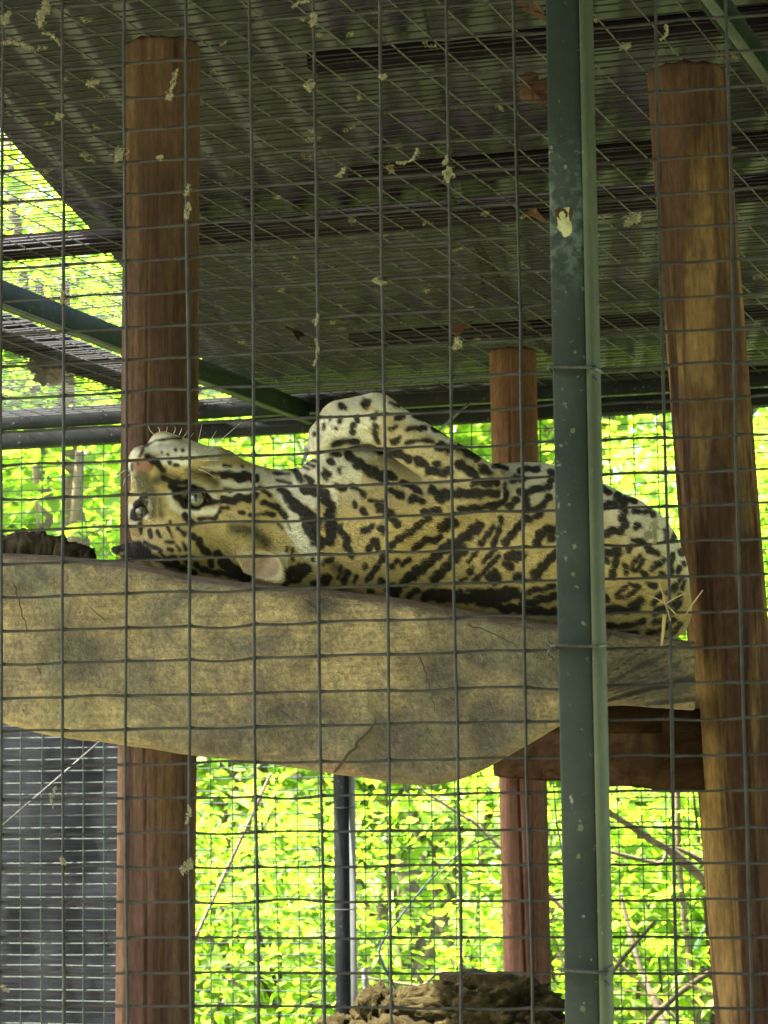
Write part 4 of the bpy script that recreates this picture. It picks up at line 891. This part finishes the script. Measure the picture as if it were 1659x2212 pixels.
def coat(P, Nn):
    """colour of every coat vertex from its sketch position"""
    u = P[:, 0]; v = P[:, 1]
    def cover(table, soft, grow=1.0):
        m = np.zeros(len(u))
        for fr, strokes in table.items():
            a0, b0, sc = FR[fr]
            for s in strokes:
                w = s[-1] * sc * 0.5 * grow + (1.2 if grow > 1 else 0); pts = np.array(s[:-1], float).reshape(-1, 2) * sc + [a0, b0]
                lo = pts.min(0) - w - soft; hi = pts.max(0) + w + soft
                sel = np.nonzero((u > lo[0]) & (u < hi[0]) & (v > lo[1]) & (v < hi[1]))[0]
                if not len(sel): continue
                q = np.stack([u[sel], v[sel]], 1); best = np.full(len(sel), 1e9)
                for a, b in zip(pts[:-1], pts[1:]):
                    ab = b - a; t = np.clip(((q - a) @ ab) / (ab @ ab + 1e-9), 0, 1)
                    best = np.minimum(best, np.linalg.norm(q - a - t[:, None] * ab, axis=1))
                # ragged rim
                ph = s[0] * .37 + s[1] * .71; am = min(w, 9) * (1.0 if grow > 1 else 0.3)
                rag = am * (0.20 * np.sin(q[:, 0] * .19 + q[:, 1] * .12 + ph) + 0.20 * np.sin(q[:, 1] * .23 - q[:, 0] * .15 + ph * 2) + 0.06 * np.sin(q[:, 0] * .43 - q[:, 1] * .37 + ph * 3))
                c = np.clip((w + soft * 0.5 + rag - best) / soft, 0, 1); m[sel] = np.maximum(m[sel], c)
        return m * m * (3 - 2 * m)
    tan = np.array([0.355, 0.272, 0.112]); white = np.array([0.56, 0.53, 0.41]); dark = np.array([0.008, 0.007, 0.006]); grey = np.array([0.062, 0.052, 0.026]); pink = np.array([0.17, 0.082, 0.058])
    col = np.tile(tan, (len(u), 1))
    # belly and chest (uppermost now) run to white, back to deep ochre
    top_ = np.interp(u, [280, 560, 640, 850, 1060, 1200, 1330, 1490], [930, 1000, 985, 985, 1000, 1005, 1060, 1180])
    rel = np.clip((v - top_ - 20) / 110, 0, 1); rel = rel * rel * (3 - 2 * rel)
    w_ = np.where(u > 600, 0.85 * (1 - rel), 0.0) * np.where((P[:, 2] < -60) & (u > 780) & (u < 1090), 0.25, 1)
    col = col + (white - col) * w_[:, None]
    g = np.clip((v - 1180) / 160, 0, 1)[:, None]; col = col * (1 - 0.18 * g) 
    var = 0.5 + 0.5 * np.sin(u * .045 + np.sin(v * .06) * 2) ; col *= (0.93 + 0.12 * var)[:, None]
    col += (white - col) * (0.92 * cover(LIGHT, 14))[:, None]
    col += (grey - col) * (0.95 * cover(GREY, 22))[:, None]
    col += (pink - col) * (0.95 * cover(PINK, 6))[:, None]
    col += (dark - col) * (0.97 * cover(DARK, 7, 1.14))[:, None]
    # far side and underside of the limbs carry their own blotches
    far = np.clip((P[:, 2] - 60) / 40, 0, 1)
    bl = np.clip((np.sin(P[:, 0] * .09 + np.sin(P[:, 1] * .07) * 1.5) * np.sin(P[:, 1] * .1 + np.sin(P[:, 2] * .06) * 2) - 0.25) / 0.15, 0, 1)
    col += (dark - col) * (far * bl * 0.9)[:, None]
    # near ear: pinkish hollow, pale rim
    rr = ((u - 566) / 46) ** 2 + ((v - 1224) / 30) ** 2
    inear = (P[:, 2] < -84) & (u > 505) & (v > 1186) & (u < 622) & (rr < 2.3)
    kk = (0.6 + 0.4 * np.sin(u * .16 + v * .1))[:, None]
    ec = np.array([0.44, 0.31, 0.20]) * kk + np.array([0.34, 0.225, 0.145]) * (1 - kk); ec = ec + (np.array([0.58, 0.49, 0.30]) - ec) * np.clip((rr - 0.55) / 0.45, 0, 1)[:, None]
    fade = np.clip((u - 515) / 25, 0, 1) * np.clip((v - 1188) / 12, 0, 1) * inear
    col = col + (ec - col) * fade[:, None]
    return np.clip(col, 0.004, 1)

def build_cat():
    h = 4.6; org = np.array([200.0, 812.0, -222.0])
    n = ((np.array([1530, 1410, 300]) - org) / h).astype(int)
    ax = [np.float32(org[i] + np.arange(n[i]) * h) for i in range(3)]
    X, Y, Z = np.meshgrid(*ax, indexing='ij')
    Fd = cat_field(X, Y, Z)
    V, Q = surface_nets(Fd, org, h); Q = Q[:, ::-1]
    # one linear subdivision pulled back to the field for a fine coat
    base = cat_world([(870, 1340, 0)])[0]
    root = thing('ocelot', 'spotted ocelot lying on its back with paws curled, on the log', 'ocelot', base)
    me0 = fast_mesh('tmp', V, Q, None, True); o = bpy.data.objects.new('tmp', me0); COL.objects.link(o)
    md = o.modifiers.new('s', 'SUBSURF'); md.levels = 1; md.render_levels = 1
    dg = bpy.context.evaluated_depsgraph_get(); me = bpy.data.meshes.new_from_object(o.evaluated_get(dg))
    bpy.data.objects.remove(o); bpy.data.meshes.remove(me0)
    nv = len(me.vertices); P = np.empty(nv * 3, np.float32); me.vertices.foreach_get('co', P); P = P.reshape(-1, 3).astype(float)
    Nn = np.empty(nv * 3, np.float32); me.vertices.foreach_get('normal', Nn); Nn = Nn.reshape(-1, 3).astype(float)
    C = coat(P, Nn)
    W = cat_world(P); me.vertices.foreach_set('co', np.ascontiguousarray(W, np.float32).ravel()); me.update()
    me.name = 'body'; me.materials.clear(); me.materials.append(M_SKIN); me.polygons.foreach_set('use_smooth', np.ones(len(me.polygons), bool))
    ca = me.attributes.new('Col', 'FLOAT_COLOR', 'POINT'); ca.data.foreach_set('color', np.concatenate([C, np.ones((nv, 1))], 1).astype(np.float32).ravel())
    body = part('body', me, root)
    # ---- fur
    wn_ = np.empty(nv * 3, np.float32); me.vertices.foreach_get('normal', wn_); wn_ = wn_.reshape(-1, 3).astype(float)
    keep = np.ones(nv, bool)
    for c in EYES: keep &= np.linalg.norm((P - np.array(c[:3])) * [1, 1, 0.6], axis=1) > c[3] + 4
    keep &= ~((np.abs(P[:, 0] - 308) < 26) & (np.abs(P[:, 1] - 1006) < 20) & (P[:, 2] < -105))
    earm = (P[:, 2] < -84) & (P[:, 0] > 512) & (P[:, 0] < 622) & (P[:, 1] > 1188)
    prob = np.where(P[:, 2] < 40, 1.0, 0.3) * keep * np.interp(P[:, 0], [300, 420, 560], [0.55, 0.7, 1.0]) * np.where(earm, 0.25, 1.0)
    N = 260000
    idx = rng.choice(nv, N, p=prob / prob.sum())
    p0 = P[idx] + rng.normal(size=(N, 3)) * [2.2, 2.2, 1.0] * (np.abs(Nn[idx][:, 2:3]) ** 2) * np.interp(P[idx][:, 0:1], [400, 640], [0.3, 1.0])
    head = np.clip((640 - p0[:, 0]) / 120, 0, 1)[:, None]
    nose = np.array([318, 1012, -150])
    fh = p0 - nose; fh /= np.linalg.norm(fh, axis=1)[:, None] + 1e-9
    fb = np.tile(np.array([0.95, 0.30, 0.0]), (N, 1))
    arm = ((p0[:, 1] < 985) & (p0[:, 0] > 650) & (p0[:, 0] < 1060))[:, None]
    fb = np.where(arm, np.array([-0.85, -0.5, 0.0]), fb)
    fl = head * fh + (1 - head) * fb
    eps = 6.0
    w0 = cat_world(p0); flow = cat_world(p0 + fl * eps) - w0; flow /= np.linalg.norm(flow, axis=1)[:, None] + 1e-9
    nr = wn_[idx]; flow -= (flow * nr).sum(1)[:, None] * nr; flow /= np.linalg.norm(flow, axis=1)[:, None] + 1e-9
    Ln = np.interp(p0[:, 0], [280, 340, 420, 560, 660, 900, 1480], [.0009, .0012, .0018, .0036, .0065, .005, .006]) * rng.uniform(0.6, 1.25, N)
    Ln = np.where(arm[:, 0], 0.0036, 1) * np.where(arm[:, 0], rng.uniform(.6, 1.2, N), Ln)
    up = nr * 0.42 + flow * 0.9 + rng.normal(size=(N, 3)) * 0.17; up /= np.linalg.norm(up, axis=1)[:, None]
    tip = up + flow * 0.5 - nr * 0.22; tip /= np.linalg.norm(tip, axis=1)[:, None]
    K = 4; pts = np.empty((N, K, 3)); pts[:, 0] = w0 - nr * 0.0006
    pts[:, 1] = w0 + up * Ln[:, None] * 0.35; pts[:, 2] = pts[:, 1] + (up + tip) * 0.5 * Ln[:, None] * 0.35; pts[:, 3] = pts[:, 2] + tip * Ln[:, None] * 0.35
    hc = bpy.data.hair_curves.new('fur'); hc.add_curves([K] * N)
    hc.points.foreach_set('position', np.ascontiguousarray(pts, np.float32).ravel())
    ra = hc.attributes.get('radius') or hc.attributes.new('radius', 'FLOAT', 'POINT')
    ra.data.foreach_set('value', np.tile(np.array([.00022, .0002, .00015, .00005], np.float32), N))
    cc = C[idx] * rng.uniform(0.62, 1.32, N)[:, None]
    cc = np.repeat(np.concatenate([np.clip(cc, 0, 1), np.ones((N, 1))], 1), K, 0).astype(np.float32)
    cattr = hc.attributes.new('Col', 'FLOAT_COLOR', 'POINT'); cattr.data.foreach_set('color', cc.ravel())
    hc.materials.append(M_FUR)
    fo = bpy.data.objects.new('fur', hc); COL.objects.link(fo); fo.parent = root; fo.location = -root.location; fo['kind'] = 'stuff'
    # ---- eyes
    for (u, v, d, r, rot) in EYES:
        import bmesh
        bm = bmesh.new(); bmesh.ops.create_uvsphere(bm, u_segments=40, v_segments=28, radius=1.0)
        em = bpy.data.meshes.new('eye'); bm.to_mesh(em); bm.free()
        n_ = len(em.vertices); co = np.empty(n_ * 3, np.float32); em.vertices.foreach_get('co', co); co = co.reshape(-1, 3).astype(float)
        look = np.array([-0.05, -0.10, -1.0]) if u > 350 else np.array([0.10, 0.2, -0.97]); look /= np.linalg.norm(look)
        ang = np.arccos(np.clip(co @ look, -1, 1)); side = co @ np.array([1.0, 0, 0]) - look[0]
        col = np.where(ang[:, None] < 0.80, np.array([[0.115, 0.115, 0.06]]), np.array([[0.015, 0.011, 0.008]]))
        streak = (0.8 + 0.3 * np.sin(np.arctan2(co[:, 1] - look[1], co[:, 0] - look[0]) * 23))[:, None]; col = col * streak
        pup = ((side / 0.15) ** 2 + ((co[:, 1] - look[1]) / 0.42) ** 2 < 1) & (ang < 1.2)
        col[pup] = [0.012, 0.012, 0.01]
        cen = np.array([u, v, d + 12.0]); Wp = cat_world(cen + co * (r * 0.98))
        em.vertices.foreach_set('co', np.ascontiguousarray(Wp, np.float32).ravel()); em.update()
        ea = em.attributes.new('Col', 'FLOAT_COLOR', 'POINT'); ea.data.foreach_set('color', np.concatenate([col, np.ones((n_, 1))], 1).astype(np.float32).ravel())
        em.materials.append(M_EYE); em.polygons.foreach_set('use_smooth', [True] * len(em.polygons))
        part('eye', em, root)
    # ---- whiskers, each a thin curved hair from the lip pads and brow
    H = lambda x, y, d: (243.3 + x * .1867, 912.6 + y * .1867, d)
    wk = [((960, 420, -118), (1100, 330, -100), (1480, 5, -60)), ((980, 440, -118), (1100, 260, -90), (1200, 95, -60)), ((930, 400, -118), (980, 260, -90), (1035, 20, -50)), ((940, 470, -125), (1100, 440, -130), (1290, 440, -110)),
          ((940, 500, -125), (1120, 520, -135), (1330, 510, -110)), ((930, 530, -125), (1050, 560, -135), (1190, 640, -120)), ((900, 380, -118), (890, 200, -80), (940, 120, -60)), ((960, 460, -120), (1080, 370, -115), (1260, 330, -90)),
          ((600, 130, -75), (625, 90, -78), (632, 45, -75)), ((700, 130, -75), (725, 90, -78), (722, 50, -75)), ((770, 145, -70), (790, 100, -72), (800, 65, -70)), ((820, 165, -65), (850, 130, -68), (865, 100, -65)), ((480, 140, -75), (440, 100, -80), (410, 40, -80)), ((540, 120, -75), (540, 80, -78), (520, 50, -75)),
          ((200, 600, -95), (150, 640, -110), (120, 730, -110)), ((200, 560, -95), (130, 560, -110), (60, 620, -110))]
    for a, b, c in wk:
        pth = smooth_path(cat_world([H(*a), H(*b), H(*c)]), 7)
        v, f = tube(pth, np.linspace(0.00042, 0.00012, len(pth)), 4); part('whisker', make_mesh('whisker', v, f, M_WHISK), root)
build_cat()

# ------------------------------------------------------------------ front mesh, green post, fluff and litter
def build_front():
    p = at_plane(830, 2212, G2, WF); p[2] = 0
    root = thing('front_mesh_panel', 'dark welded wire mesh across the front of the cage', 'wire mesh', p)
    vu = [-132, 3, 137.5, 273.5, 410, 551.5, 692, 837, 984, 1134.6, 1289, 1446, 1602, 1758]
    z0 = at_plane(837, 1491, G2, WF)[2]; zlo, zhi = 0.95, ZC - 0.004
    sL = at_plane(-160, 1300, G2, WF) @ G1; sR = at_plane(1800, 1300, G2, WF) @ G1
    ws = 0.0011
    for u in vu:
        s = at_plane(u, 1356, G2, WF) @ G1
        ph = rng.uniform(0, 6); n = 26
        P = [G1 * (s + 0.0007 * math.sin(i * 0.7 + ph) + rng.normal() * 0.0002) + G2 * (WF - 0.001) + UZ * (zlo + (zhi - zlo) * i / n) for i in range(n + 1)]
        v, f = tube(P, 0.00125 * (1 + 0.07 * rng.normal(size=n + 1)), 7); part('wire', make_mesh('wire', v, f, M_WIRE), root)
    k0 = int((zlo - z0) / 0.0254); k1 = int((zhi - z0) / 0.0254)
    ss = [at_plane(u, 1356, G2, WF) @ G1 for u in vu]
    for k in range(k0, k1 + 1):
        z = z0 + k * 0.0254; P = []; dz = rng.normal() * 0.0006
        for j, (a, b) in enumerate(zip(ss[:-1], ss[1:])):
            sag = rng.normal() * 0.0007
            for t in (0, .08, .3, .5, .7, .92):
                P.append(G1 * (a + (b - a) * t) + G2 * (WF + 0.0009) + UZ * (z + dz + sag * math.sin(math.pi * t) + (0.0 if 0.05 < t < .95 else 0.0003)))
        P.append(G1 * ss[-1] + G2 * (WF + 0.0009) + UZ * (z + dz))
        rr = np.array([0.0013 if (i % 6) in (1, 5) else (0.0017 if i % 6 == 0 else 0.00105) for i in range(len(P))])
        v, f = tube(P, rr, 6); part('wire', make_mesh('wire', v, f, M_WIRE), root)
    # green post in front of the mesh
    wp = WF - 0.03
    a = at_plane(1228, 300, G2, wp); b = at_plane(1262, 2000, G2, wp)
    d = (a - b) / (a[2] - b[2]); pt = a + d * (ZC + 0.02 - a[2]); pb = a + d * (0.0 - a[2]); L = np.linalg.norm(pt - pb); az = (pt - pb) / L
    r = thing('front_steel_post', 'mottled green steel post standing in front of the mesh', 'post', (pb[0], pb[1], 0))
    W_, D_ = 0.0245, 0.040
    c = (pt + pb) / 2
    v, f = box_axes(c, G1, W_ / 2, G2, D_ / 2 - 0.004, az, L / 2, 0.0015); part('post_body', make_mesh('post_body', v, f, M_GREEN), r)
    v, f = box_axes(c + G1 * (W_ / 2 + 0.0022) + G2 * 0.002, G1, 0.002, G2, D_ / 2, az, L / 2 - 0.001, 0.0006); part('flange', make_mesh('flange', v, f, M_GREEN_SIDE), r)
    for vv in (802, 1398, 2094):
        q = at_plane(1246, vv, G2, wp); e = WF - wp
        uu = pb + d * q[2]; uu[2] = q[2]
        ring = []
        for t in np.linspace(0, 2 * math.pi, 41):
            x = (W_ / 2 + 0.0035) * max(-1, min(1, 1.35 * math.cos(t))) + 0.001; y = (D_ / 2 + 0.0015) * max(-1, min(1, 1.35 * math.sin(t)))
            ring.append(uu + G1 * x + G2 * y + UZ * (0.0012 * math.sin(t * 2) + 0.0008 * math.cos(t)))
        tw = part('tie_wire', make_mesh('tie_wire', *tube(ring, 0.0013, 6, False), M_TIE), r)
        side = -1 if vv == 1398 else 1
        hel = [uu + G1 * (side * (W_ / 2 + 0.005) + 0.0018 * math.cos(t * 3)) + G2 * (-D_ / 2 + 0.002 + 0.0016 * math.sin(t * 3)) + UZ * (-0.010 + 0.0045 * t) for t in np.linspace(0, 3, 22)]
        part('twist', make_mesh('twist', *tube(hel, 0.0011, 5), M_TIE), tw)
    # chipped paint: pale primer with a rusty rim
    def blotch(cu, cv, ru, rv, off, seed, mat, parent, name):
        cc = at_plane(cu, cv, G2, wp - (D_ / 2 - 0.004) - off); V = [cc - G2 * 0.0002]; nb = 36
        for i in range(nb):
            t = 2 * math.pi * i / nb; k = 1 + 0.42 * fbm(math.cos(t) * 1.6 + seed, math.sin(t) * 1.6, seed)
            V.append(cc + G1 * (ru * px(2.0) * math.cos(t) * k) + UZ * (rv * px(2.0) * math.sin(t) * k))
        return part(name, make_mesh(name, V, [(0, 1 + i, 1 + (i + 1) % nb) for i in range(nb)], mat, False), parent)
    ch = blotch(1221, 478, 19, 29, 0.0003, 4, M_CHIP, r, 'paint_chip')
    blotch(1214, 461, 13, 14, 0.0006, 9, M_RUST, ch, 'rust_spot'); blotch(1214, 465, 7, 9, 0.0009, 2, M_CHIP, ch, 'primer_spot'); blotch(1232, 464, 4, 13, 0.0006, 5, M_RUST, ch, 'rust_spot')
    for (cu, cv, k) in ((1245, 930, 5), (1249, 1180, 4), (1246, 1240, 4), (1238, 1090, 3), (1262, 1790, 6), (1258, 1850, 5), (1266, 2180, 5), (1250, 760, 3), (1230, 360, 4)):
        blotch(cu - 8, cv, k, k * 1.2, 0.0003, cu * .1, M_GREEN_SIDE, r, 'paint_chip')
build_front()

def fluff_mesh(c, ln, wd, ang, seed, n=60):
    """a tuft of tangled down: many short curved fibres strung along a line"""
    g = np.random.default_rng(seed); ax = np.array([math.cos(ang), 0, math.sin(ang)]); mb = MB()
    bend = g.normal() * 0.5; nx_ = np.array([-ax[2], 0, ax[0]])
    for i in range(n):
        t = g.uniform(-1, 1); q = c + ax * t * ln / 2 + nx_ * (bend * (1 - t * t) * ln * 0.3) + g.normal(size=3) * wd * 0.28 * (1 - 0.6 * abs(t))
        d = ax * g.normal() * 0.8 + g.normal(size=3); d /= np.linalg.norm(d); L = wd * g.uniform(0.4, 1.0)
        P = [q - d * L / 2, q + g.normal(size=3) * L * 0.2, q + d * L / 2]
        v, f = tube(P, [0.00018, 0.00034, 0.00012], 3, False); mb.add(v, f)
    return make_mesh('down_tuft', mb.verts(), mb.f, M_FLUFF, False)
def fluff_label(u, v, ln, wd):
    sh = 'long stringy' if ln / wd > 3.5 else ('plump' if wd >= 16 else ('small round' if ln <= 16 else 'thin ragged'))
    if v > 1500: wh = 'before the black cloth wall' if u < 260 else ('beside the lower part of the split post' if u < 600 else 'beside the lowest tie of the green post')
    elif v > 1000: wh = 'before the rump' if u > 1000 else 'before the cheek of the cat'
    elif u > 1270: wh = 'between the green post and the flaking post'
    elif 240 < u < 440: wh = 'before the split post'
    elif u <= 240: wh = 'before the open corner of the ceiling' if v > 500 else 'before the dark roof beside the split post'
    else: wh = 'before the dark roof above the cat'
    return sh + ' pale down on the front mesh ' + wh
FL = [(92, 18, 34, 20, 1.3), (85, 40, 30, 16, 1.6), (40, 100, 70, 10, -0.25), (110, 85, 50, 8, -0.6), (15, 40, 30, 14, 1.2), (375, 175, 55, 9, 1.3), (366, 210, 14, 12, 0.5), (200, 180, 22, 14, 0.2), (130, 255, 14, 12, 0.6), (258, 335, 20, 22, 1.2), (345, 340, 12, 10, .3),
      (404, 455, 34, 14, 1.4), (402, 410, 26, 9, 1.3), (670, 188, 16, 18, 0.2), (676, 42, 24, 16, 1.4), (650, 10, 40, 7, 0.3), (680, 760, 60, 8, 1.5), (684, 690, 26, 8, 1.4), (826, 165, 12, 12, 0), (893, 335, 34, 8, 1.0), (868, 350, 24, 9, .1), (968, 375, 26, 20, 1.4), (960, 345, 20, 10, 1.2), (735, 372, 22, 10, .8), (820, 608, 22, 14, -.2), (985, 742, 14, 18, 1.4),
      (1366, 473, 26, 24, .4), (1432, 70, 36, 8, 1.2), (1352, 100, 20, 12, .2), (1285, 512, 30, 14, 1.5), (1300, 470, 44, 5, .1), (135, 640, 30, 10, 1.4), (125, 650, 40, 7, -.3), (402, 1870, 26, 18, .9), (118, 1722, 44, 8, 1.4), (136, 1860, 16, 10, -.8), (10, 2135, 20, 9, -.6), (404, 1760, 40, 9, 1.4), (1404, 1142, 40, 22, 1.0), (1412, 1165, 26, 10, 1.3), (1300, 2082, 26, 18, 1.2), (500, 1115, 20, 8, -.4)]
for i, (u, v, ln, wd, an) in enumerate(FL):
    c = at_plane(u, v, G2, WF - 0.003)
    top('down_tuft', fluff_mesh(c, ln * px(2.0), wd * px(2.0), an, 100 + i, 46 + int(wd * ln * 0.08)), fluff_label(u, v, ln, wd), 'down', 'down tufts caught on the front mesh')
gq = np.random.default_rng(5)
for i in range(60):   # crumbs of down stuck on the ceiling wires
    u, v = gq.uniform(440, 1650), gq.uniform(40, 790)
    if i < 14: u = gq.uniform(10, 260); v = gq.uniform(40, 500)
    c = at_z(u, v, ZC - 0.003)
    top('down_crumb', fluff_mesh(c, gq.uniform(.006, .018), gq.uniform(.004, .009), gq.uniform(-.5, .5), 300 + i, 22), 'pale down crumb stuck to the ceiling mesh', 'down', 'down crumbs on the ceiling mesh')
def dead_leaf(c, size, seed, mat, hang):
    g = np.random.default_rng(seed); n = 22; a0 = g.uniform(0, 6); V = [c]
    ax = np.array([math.cos(a0), math.sin(a0), 0]); ay = np.array([-ax[1] * 0.5, ax[0] * 0.5, -hang]); ay /= np.linalg.norm(ay)
    for ring in (0.5, 1.0):
        for i in range(n):
            t = 2 * math.pi * i / n; k = ring * (0.62 + 0.38 * abs(math.cos(2.5 * t)) + 0.1 * g.normal() * ring)
            V.append(c + ax * size * k * math.cos(t) + ay * size * k * math.sin(t) + np.cross(ax, ay) * size * 0.35 * ring * (math.cos(t) ** 2) + g.normal(size=3) * size * 0.05)
    Fc = [(0, 1 + i, 1 + (i + 1) % n) for i in range(n)] + [(1 + i, 1 + n + i, 1 + n + (i + 1) % n, 1 + (i + 1) % n) for i in range(n)]
    return make_mesh('dead_leaf', V, Fc, mat)
for i, (u, v, s, mt, hg, lab) in enumerate(((1150, 30, .030, M_DEAD, .3, 'large curled red-brown leaf by the top of the green post'), (1148, 195, .030, M_DEAD, .3, 'red-brown leaf on the ceiling mesh below the large curled leaf'), (1150, 468, .028, M_DEAD, .3, 'red-brown leaf on the ceiling mesh level with the chipped paint'),
        (635, 720, .022, M_DEAD, .5, 'small brown leaf on the ceiling mesh beside the split post'), (1000, 708, .024, M_DEAD, .3, 'brown leaf on the ceiling mesh beside the short cracked post'), (98, 800, .040, M_DEADG, 1.6, 'grey dead leaf hanging from the open corner of the ceiling'))):
    c = at_z(u, v, ZC - 0.004)
    top('dead_leaf', dead_leaf(c, s, 40 + i, mt, hg), lab, 'leaf', 'dead leaves on the ceiling')
# dry straws stuck in the mesh before the rump
mb = MB(); c = np.array([1437, 1302])
for (a, b, c_, d_) in ((1437, 1305, 1400, 1285), (1437, 1305, 1480, 1282), (1437, 1305, 1425, 1260), (1437, 1305, 1462, 1330), (1480, 1330, 1518, 1275), (1437, 1305, 1448, 1340)):
    mb.add(*tube(smooth_path([at_plane(a, b, G2, WF - .004), at_plane((a + c_) / 2, (b + d_) / 2 - 2, G2, WF - .007), at_plane(c_, d_, G2, WF - .004)], 5), 0.0004, 4))
top('dry_grass_tuft', make_mesh('dry_grass_tuft', mb.verts(), mb.f, M_DRY), 'star of dry grass stuck in the front mesh beside the rump', 'dry grass')
v, f = tube(smooth_path([at_plane(1436, 1322, G2, WF + .003), at_plane(1433, 1360, G2, WF + .002), at_plane(1428, 1400, G2, WF + .004)], 6), np.linspace(.0016, .0006, 13), 6)
top('dry_stalk', make_mesh('dry_stalk', v, f, M_DRY), 'tan dry stalk hanging in the front mesh below the rump', 'dry grass')
# wire stay behind the log at the left
v, f = tube([at(-40, 1822, 5.6), at(100, 1702, 5.6), at(235, 1585, 5.6)], 0.0018, 5); top('wire_stay', make_mesh('wire_stay', v, f, M_TIE), 'thin diagonal wire stay before the black cloth wall', 'wire')
v, f = tube([at(938, 940, 5.85), at(985, 895, 5.9), at(1040, 850, 5.95)], 0.003, 5); top('rail_strut', make_mesh('rail_strut', v, f, M_RAIL2), 'short grey strut under the back rails beside the short cracked post', 'strut')
